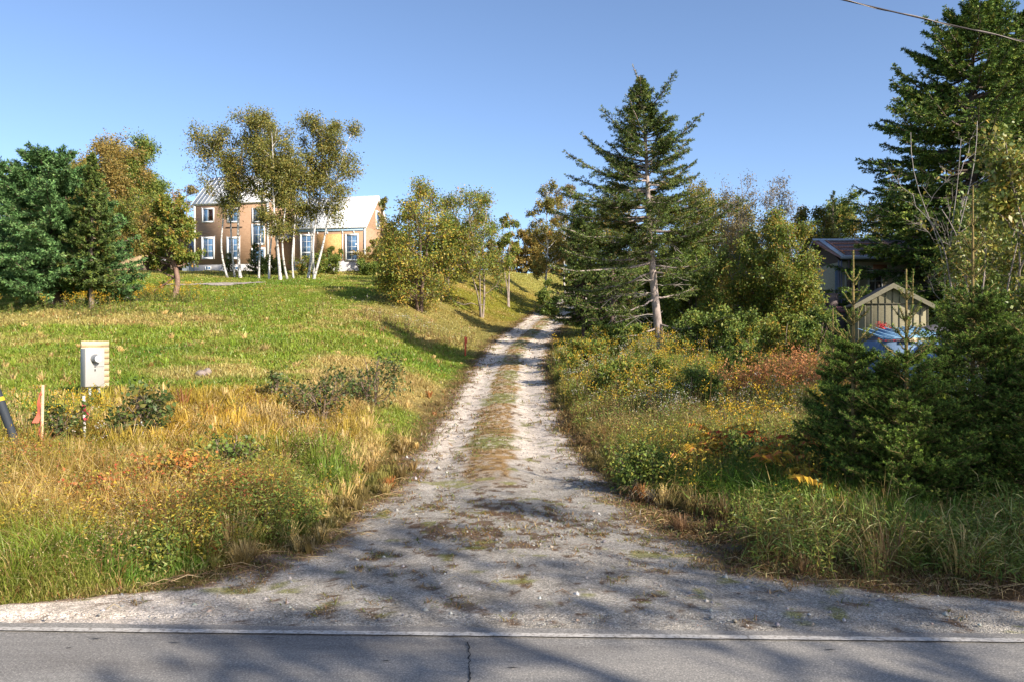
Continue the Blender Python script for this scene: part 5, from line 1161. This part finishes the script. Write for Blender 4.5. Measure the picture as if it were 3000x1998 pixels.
forbs("yellow_leafed_weeds", "yellow and gold turning weeds along the verge", "weeds", [(430, 8.6, 2.2, 1.2, 2), (150, 7.6, 1.8, .7, 1.2), (2020, 12.5, 1.3, 1.5, 1.3), (2300, 10.2, 1.2, .7, 1.5), (2450, 8.7, .9, .5, 1.2), (1880, 22, 3, 4, 2), (1770, 33, 2.5, 4, 1.2), (300, 9.5, 3, 1.3, 2.2)], 4600, PAL_YEL, 504, .25, .6, .05, 24)
forbs("goldenrod", "seedy goldenrod with yellow tops in the rough", "wild flowers", [(2235, 12.3, .8, .6, 2.2), (2000, 18, 4, 4, 2), (1850, 26, 4, 5, 2), (90, 11.5, 1, 1, .5), (200, 38, 7, 2, .8), (490, 43.5, 3, 1.5, .8)], 1300, PAL_GREEN+[(2, (.20, .19, .04))], 505, .6, 1.0, .055, 26, FY, .022, 30, .09, fdir=1.3)
forbs("white_asters", "small white asters scattered through the rough", "wild flowers", [(870, 12.2, .25, .25, .15), (330, 11.3, .5, .4, .12), (250, 12, .6, .5, .05), (1780, 24, 3, 4, 3), (1850, 31, 4.5, 4, 4.2), (2050, 16.5, 2.4, 2.5, 3), (2010, 30, 3, 3, 2), (270, 38.5, 2, 1.2, .6), (1240, 41, 4, 2, .9), (100, 10.4, 1, .6, .1), (2250, 15, 1.6, 1.6, 1.2)], 1300, PAL_GREEN, 506, .4, .75, .045, 18, FW, .015, 14, .10)
forbs("fern_patch", "russet dead fern patch behind the rough", "ferns", [(2350, 21, 1.9, 1.5, 2), (2250, 19.5, 1.6, .7, 1.2), (2380, 24, 1.4, 1.6, 1)], 1100, [(3, (.36, .15, .06)), (2, (.28, .12, .05)), (1, (.42, .24, .10))], 507, .35, .7, .07, 30, leafw=.3, bush=.3)
forbs("long_grass_tufts", "long arching grass along the shaded right verge", "grass", [(2600, 7.5, 2.4, .5, 2), (2850, 7.3, 1.4, .5, 2), (2350, 8.6, 1.6, .7, 1)], 420, [(3, (.10, .16, .03)), (2, (.16, .18, .05)), (1.4, (.36, .28, .13))], 508, .25, .5, .26, 12, leafw=.035, bush=.3)

# single shrubs in the left field
LS = "dark-leaved shrubs in the left rough"
PAL_LAU = [(4, (.045, .070, .020)), (2, (.08, .10, .025)), (1, (.16, .12, .03))]
def field_shrub(label, px, d, top, half, seed, n=(9, 4, 4), lpt=4, leaf=.08, pal=PAL_LAU):
    shrub(label, px, d, top, half, pal, seed, leaf=leaf, n=n, lpt=lpt, group=LS, stems=5, prof=[(.05, .4), (.35, .9), (.7, 1), (1, .5)], name="laurel_shrub", spray=1.2)
field_shrub("large dark-leaved shrub right of the meter post", 425, 12.0, 1168, 90, 601, n=(16, 5, 4), leaf=.085)
field_shrub("dark-leaved shrub between the two survey stakes", 168, 12.0, 1205, 45, 602, leaf=.085)
field_shrub("wide dark-leaved shrub in the straw grass of the field", 945, 15.2, 1100, 85, 603, n=(16, 5, 4), leaf=.075)
field_shrub("shrub with twiggy top farther up near the driveway bank", 1090, 18.5, 1035, 76, 604, n=(16, 5, 4), leaf=.075)
field_shrub("tiny upright shrub alone in the straw grass", 805, 17.5, 1088, 20, 605, n=(6, 3, 3), leaf=.07)
field_shrub("leggy green shrub at the middle of the left verge", 660, 10.0, 1275, 70, 606, n=(12, 5, 4), leaf=.06, pal=PAL_GREEN)
field_shrub("pale-flowered leafy shrub at the low left verge", 865, 11.8, 1300, 30, 607, n=(6, 4, 3), leaf=.05, pal=PAL_GREEN)
field_shrub("smallest dark shrub hugging the grass by the field centre", 790, 18, 1140, 22, 608, n=(5, 3, 3), leaf=.07)

field_shrub("low red-leaved bramble in the left verge", 330, 8.6, 1395, 80, 611, n=(16, 5, 4), leaf=.045, pal=[(3, (.34, .07, .035)), (2, (.30, .16, .04)), (2, (.14, .15, .03))], lpt=7)
field_shrub("rust and gold bramble left of the shaded bank", 560, 8.9, 1350, 75, 612, n=(16, 5, 4), leaf=.045, pal=[(2, (.36, .12, .04)), (3, (.30, .20, .035)), (2, (.12, .14, .03))], lpt=7)
field_shrub("dark green leafy clump at the bank above the gravel mouth", 850, 8.7, 1490, 70, 613, n=(12, 4, 4), leaf=.04, pal=PAL_GREEN, lpt=9)
field_shrub("dark green clump low at the left shoulder", 420, 7.2, 1590, 75, 614, n=(16, 5, 4), leaf=.035, pal=PAL_GREEN, lpt=9)
field_shrub("leafy green clump at the right verge above the litter", 1900, 11.0, 1335, 75, 615, n=(18, 5, 4), leaf=.045, pal=PAL_GREEN, lpt=9)
field_shrub("tall dark leafy stand beside the red sumac", 2230, 10.8, 1290, 70, 616, n=(22, 5, 4), leaf=.05, pal=PAL_GREEN, lpt=9)

# compound-leaved plants at the right verge
def fronds(label, px, d, top, nfr, pal, seed, L=.52, group="sumac plants at the right verge", name="sumac_plant", nl=11):
    g = np.random.default_rng(seed); loc = at(px, d); h_ = zrow(top, d)-loc[2]; o = tag(empty(name, loc), label, "sumac", group)
    b = Buf(); s = Buf(); sb = np.array([[0, 0, -.05], [.02, 0, h_*.4], [.0, .02, h_*.75]]); tubes(s, sb[None], np.array([[.012, .010, .007]]), 6, (.22, .10, .06))
    for i in range(nfr):
        a = i*2.4+g.uniform(0, .5); t = .45+.55*i/nfr; A = np.array([0, 0, h_*t*.75]); dr = np.array([math.cos(a), math.sin(a), g.uniform(.5, 1.0)]); dr /= np.linalg.norm(dr); l = L*g.uniform(.75, 1.1)
        u = np.linspace(0, 1, 8)[:, None]; Q = A+dr*l*u+np.array([0, 0, -.35*l])*u**2; tubes(s, Q[None], np.full((1, 8), .003), 4, (.30, .12, .05))
        uu = np.linspace(.2, 1, nl)[:, None]; Q = A+dr*l*uu+np.array([0, 0, -.35*l])*uu**2; sd = np.cross(dr, [0, 0, 1]); sd /= np.linalg.norm(sd)
        for sg in (-1, 1):
            D = sd*sg+dr*.5+np.array([0, 0, -.1]); leaves(b, Q, np.repeat(D[None], nl, 0), l*.30*(1.1-.5*np.abs(uu[:, 0]-.5)), l*.085, np.clip(pick(pal, nl, g, .15)*1.2, 0, .8), g, droop=.45, flat=.25)
    s.build("stem", M_bark, o, True); b.build("leaves", M_leaf, o)
PS1 = [(3, (.50, .30, .04)), (1.2, (.46, .16, .04)), (1, (.26, .22, .04))]; PS2 = [(3, (.45, .06, .03)), (2, (.50, .18, .04)), (1, (.30, .14, .04))]
for i, (px, d, top, nf, pal, lb_) in enumerate([(2110, 11.6, 1225, 11, PS1, "yellow-orange sumac plant left of the red one"), (2160, 11.7, 1245, 11, PS2, "deep red sumac plant in the right verge"), (2060, 11.2, 1275, 9, PS1, "small gold sumac plant nearest the driveway"),
                                               (2350, 10.6, 1240, 9, PS2+PS1, "orange sumac plant tucked against the young spruces"), (2290, 9.8, 1290, 8, PS1, "yellow sumac plant under the young spruce edge"), (2420, 8.9, 1385, 5, PS1, "low gold sumac plant in the spruce shade")]):
    fronds(lb_, px, d, top, nf, pal, 700+i)
# stones in the field
def rock(label, px, d, s, seed):
    g = np.random.default_rng(seed); x, y, z = at(px, d); n = 24; m = 14; th = np.linspace(0, 2*np.pi, n, endpoint=False)[None]; ph = np.linspace(.05, np.pi-.05, m)[:, None]
    X = np.sin(ph)*np.cos(th); Y = np.sin(ph)*np.sin(th); Z = np.cos(ph)+0*th; r = .75+.5*fbm(X*1.5+seed*3.1+Z, Y*1.5+Z*.7, seed)
    idx = np.arange(n*m).reshape(m, n); b = Buf(); b.add(np.stack([X*r*s[0], Y*r*s[1], Z*r*s[2]], -1), np.stack([idx[:-1], idx[1:], np.roll(idx[1:], -1, 1), np.roll(idx[:-1], -1, 1)], -1).reshape(-1, 4), (.27, .21, .18))
    v = b.v[0]; b.f[3].append(np.array([(0, i, (i+1) % n) for i in range(n)])); b.m[3].append(np.zeros(n, int))
    tag(b.build("field_stone", pbr("stone", rough=.9, useattr=True, nscale=8, nstops=[(.3, (.6, .6, .6)), (.7, (1.25, 1.25, 1.25))], bump=.6, bscale=12), None, True, loc=(x, y, z+s[2]*.35+.05)), label, "stone", "stones in the field")
rock("low dark stone lying in the grass of the field", 588, 20.5, (.15, .14, .10), 801); rock("pale rounded stone beside the low dark stone", 608, 20.6, (.10, .09, .11), 802)
shrub("crimson flowering plants massed before the garden shed", 2585, 26.2, 945, 34, [(3, (.42, .035, .05)), (2, (.30, .04, .05)), (1, (.08, .11, .03))], 820, leaf=.06, n=(10, 5, 5), lpt=8, group=None, name="flowering_plant", cat="flowers")
# path across the upper field
b = Buf(); tq = np.linspace(0, 1, 60); px_ = 480+290*tq; dd = 54.5+2.8*tq; xx = (px_-1500)/F*dd; wv = .75+.2*(fbm(tq*8, tq*0, 61)-.5)
v = np.stack([np.stack([xx+0*dd, dd-wv, terr(xx, dd-wv)+.06], -1), np.stack([xx, dd+wv, terr(xx, dd+wv)+.06], -1)], 0); idx = np.arange(120).reshape(2, 60)
b.add(v, np.stack([idx[0, :-1], idx[0, 1:], idx[1, 1:], idx[1, :-1]], -1), (.42, .36, .32)); tag(b.build("path", M_gravel, smooth=True), kind="structure")
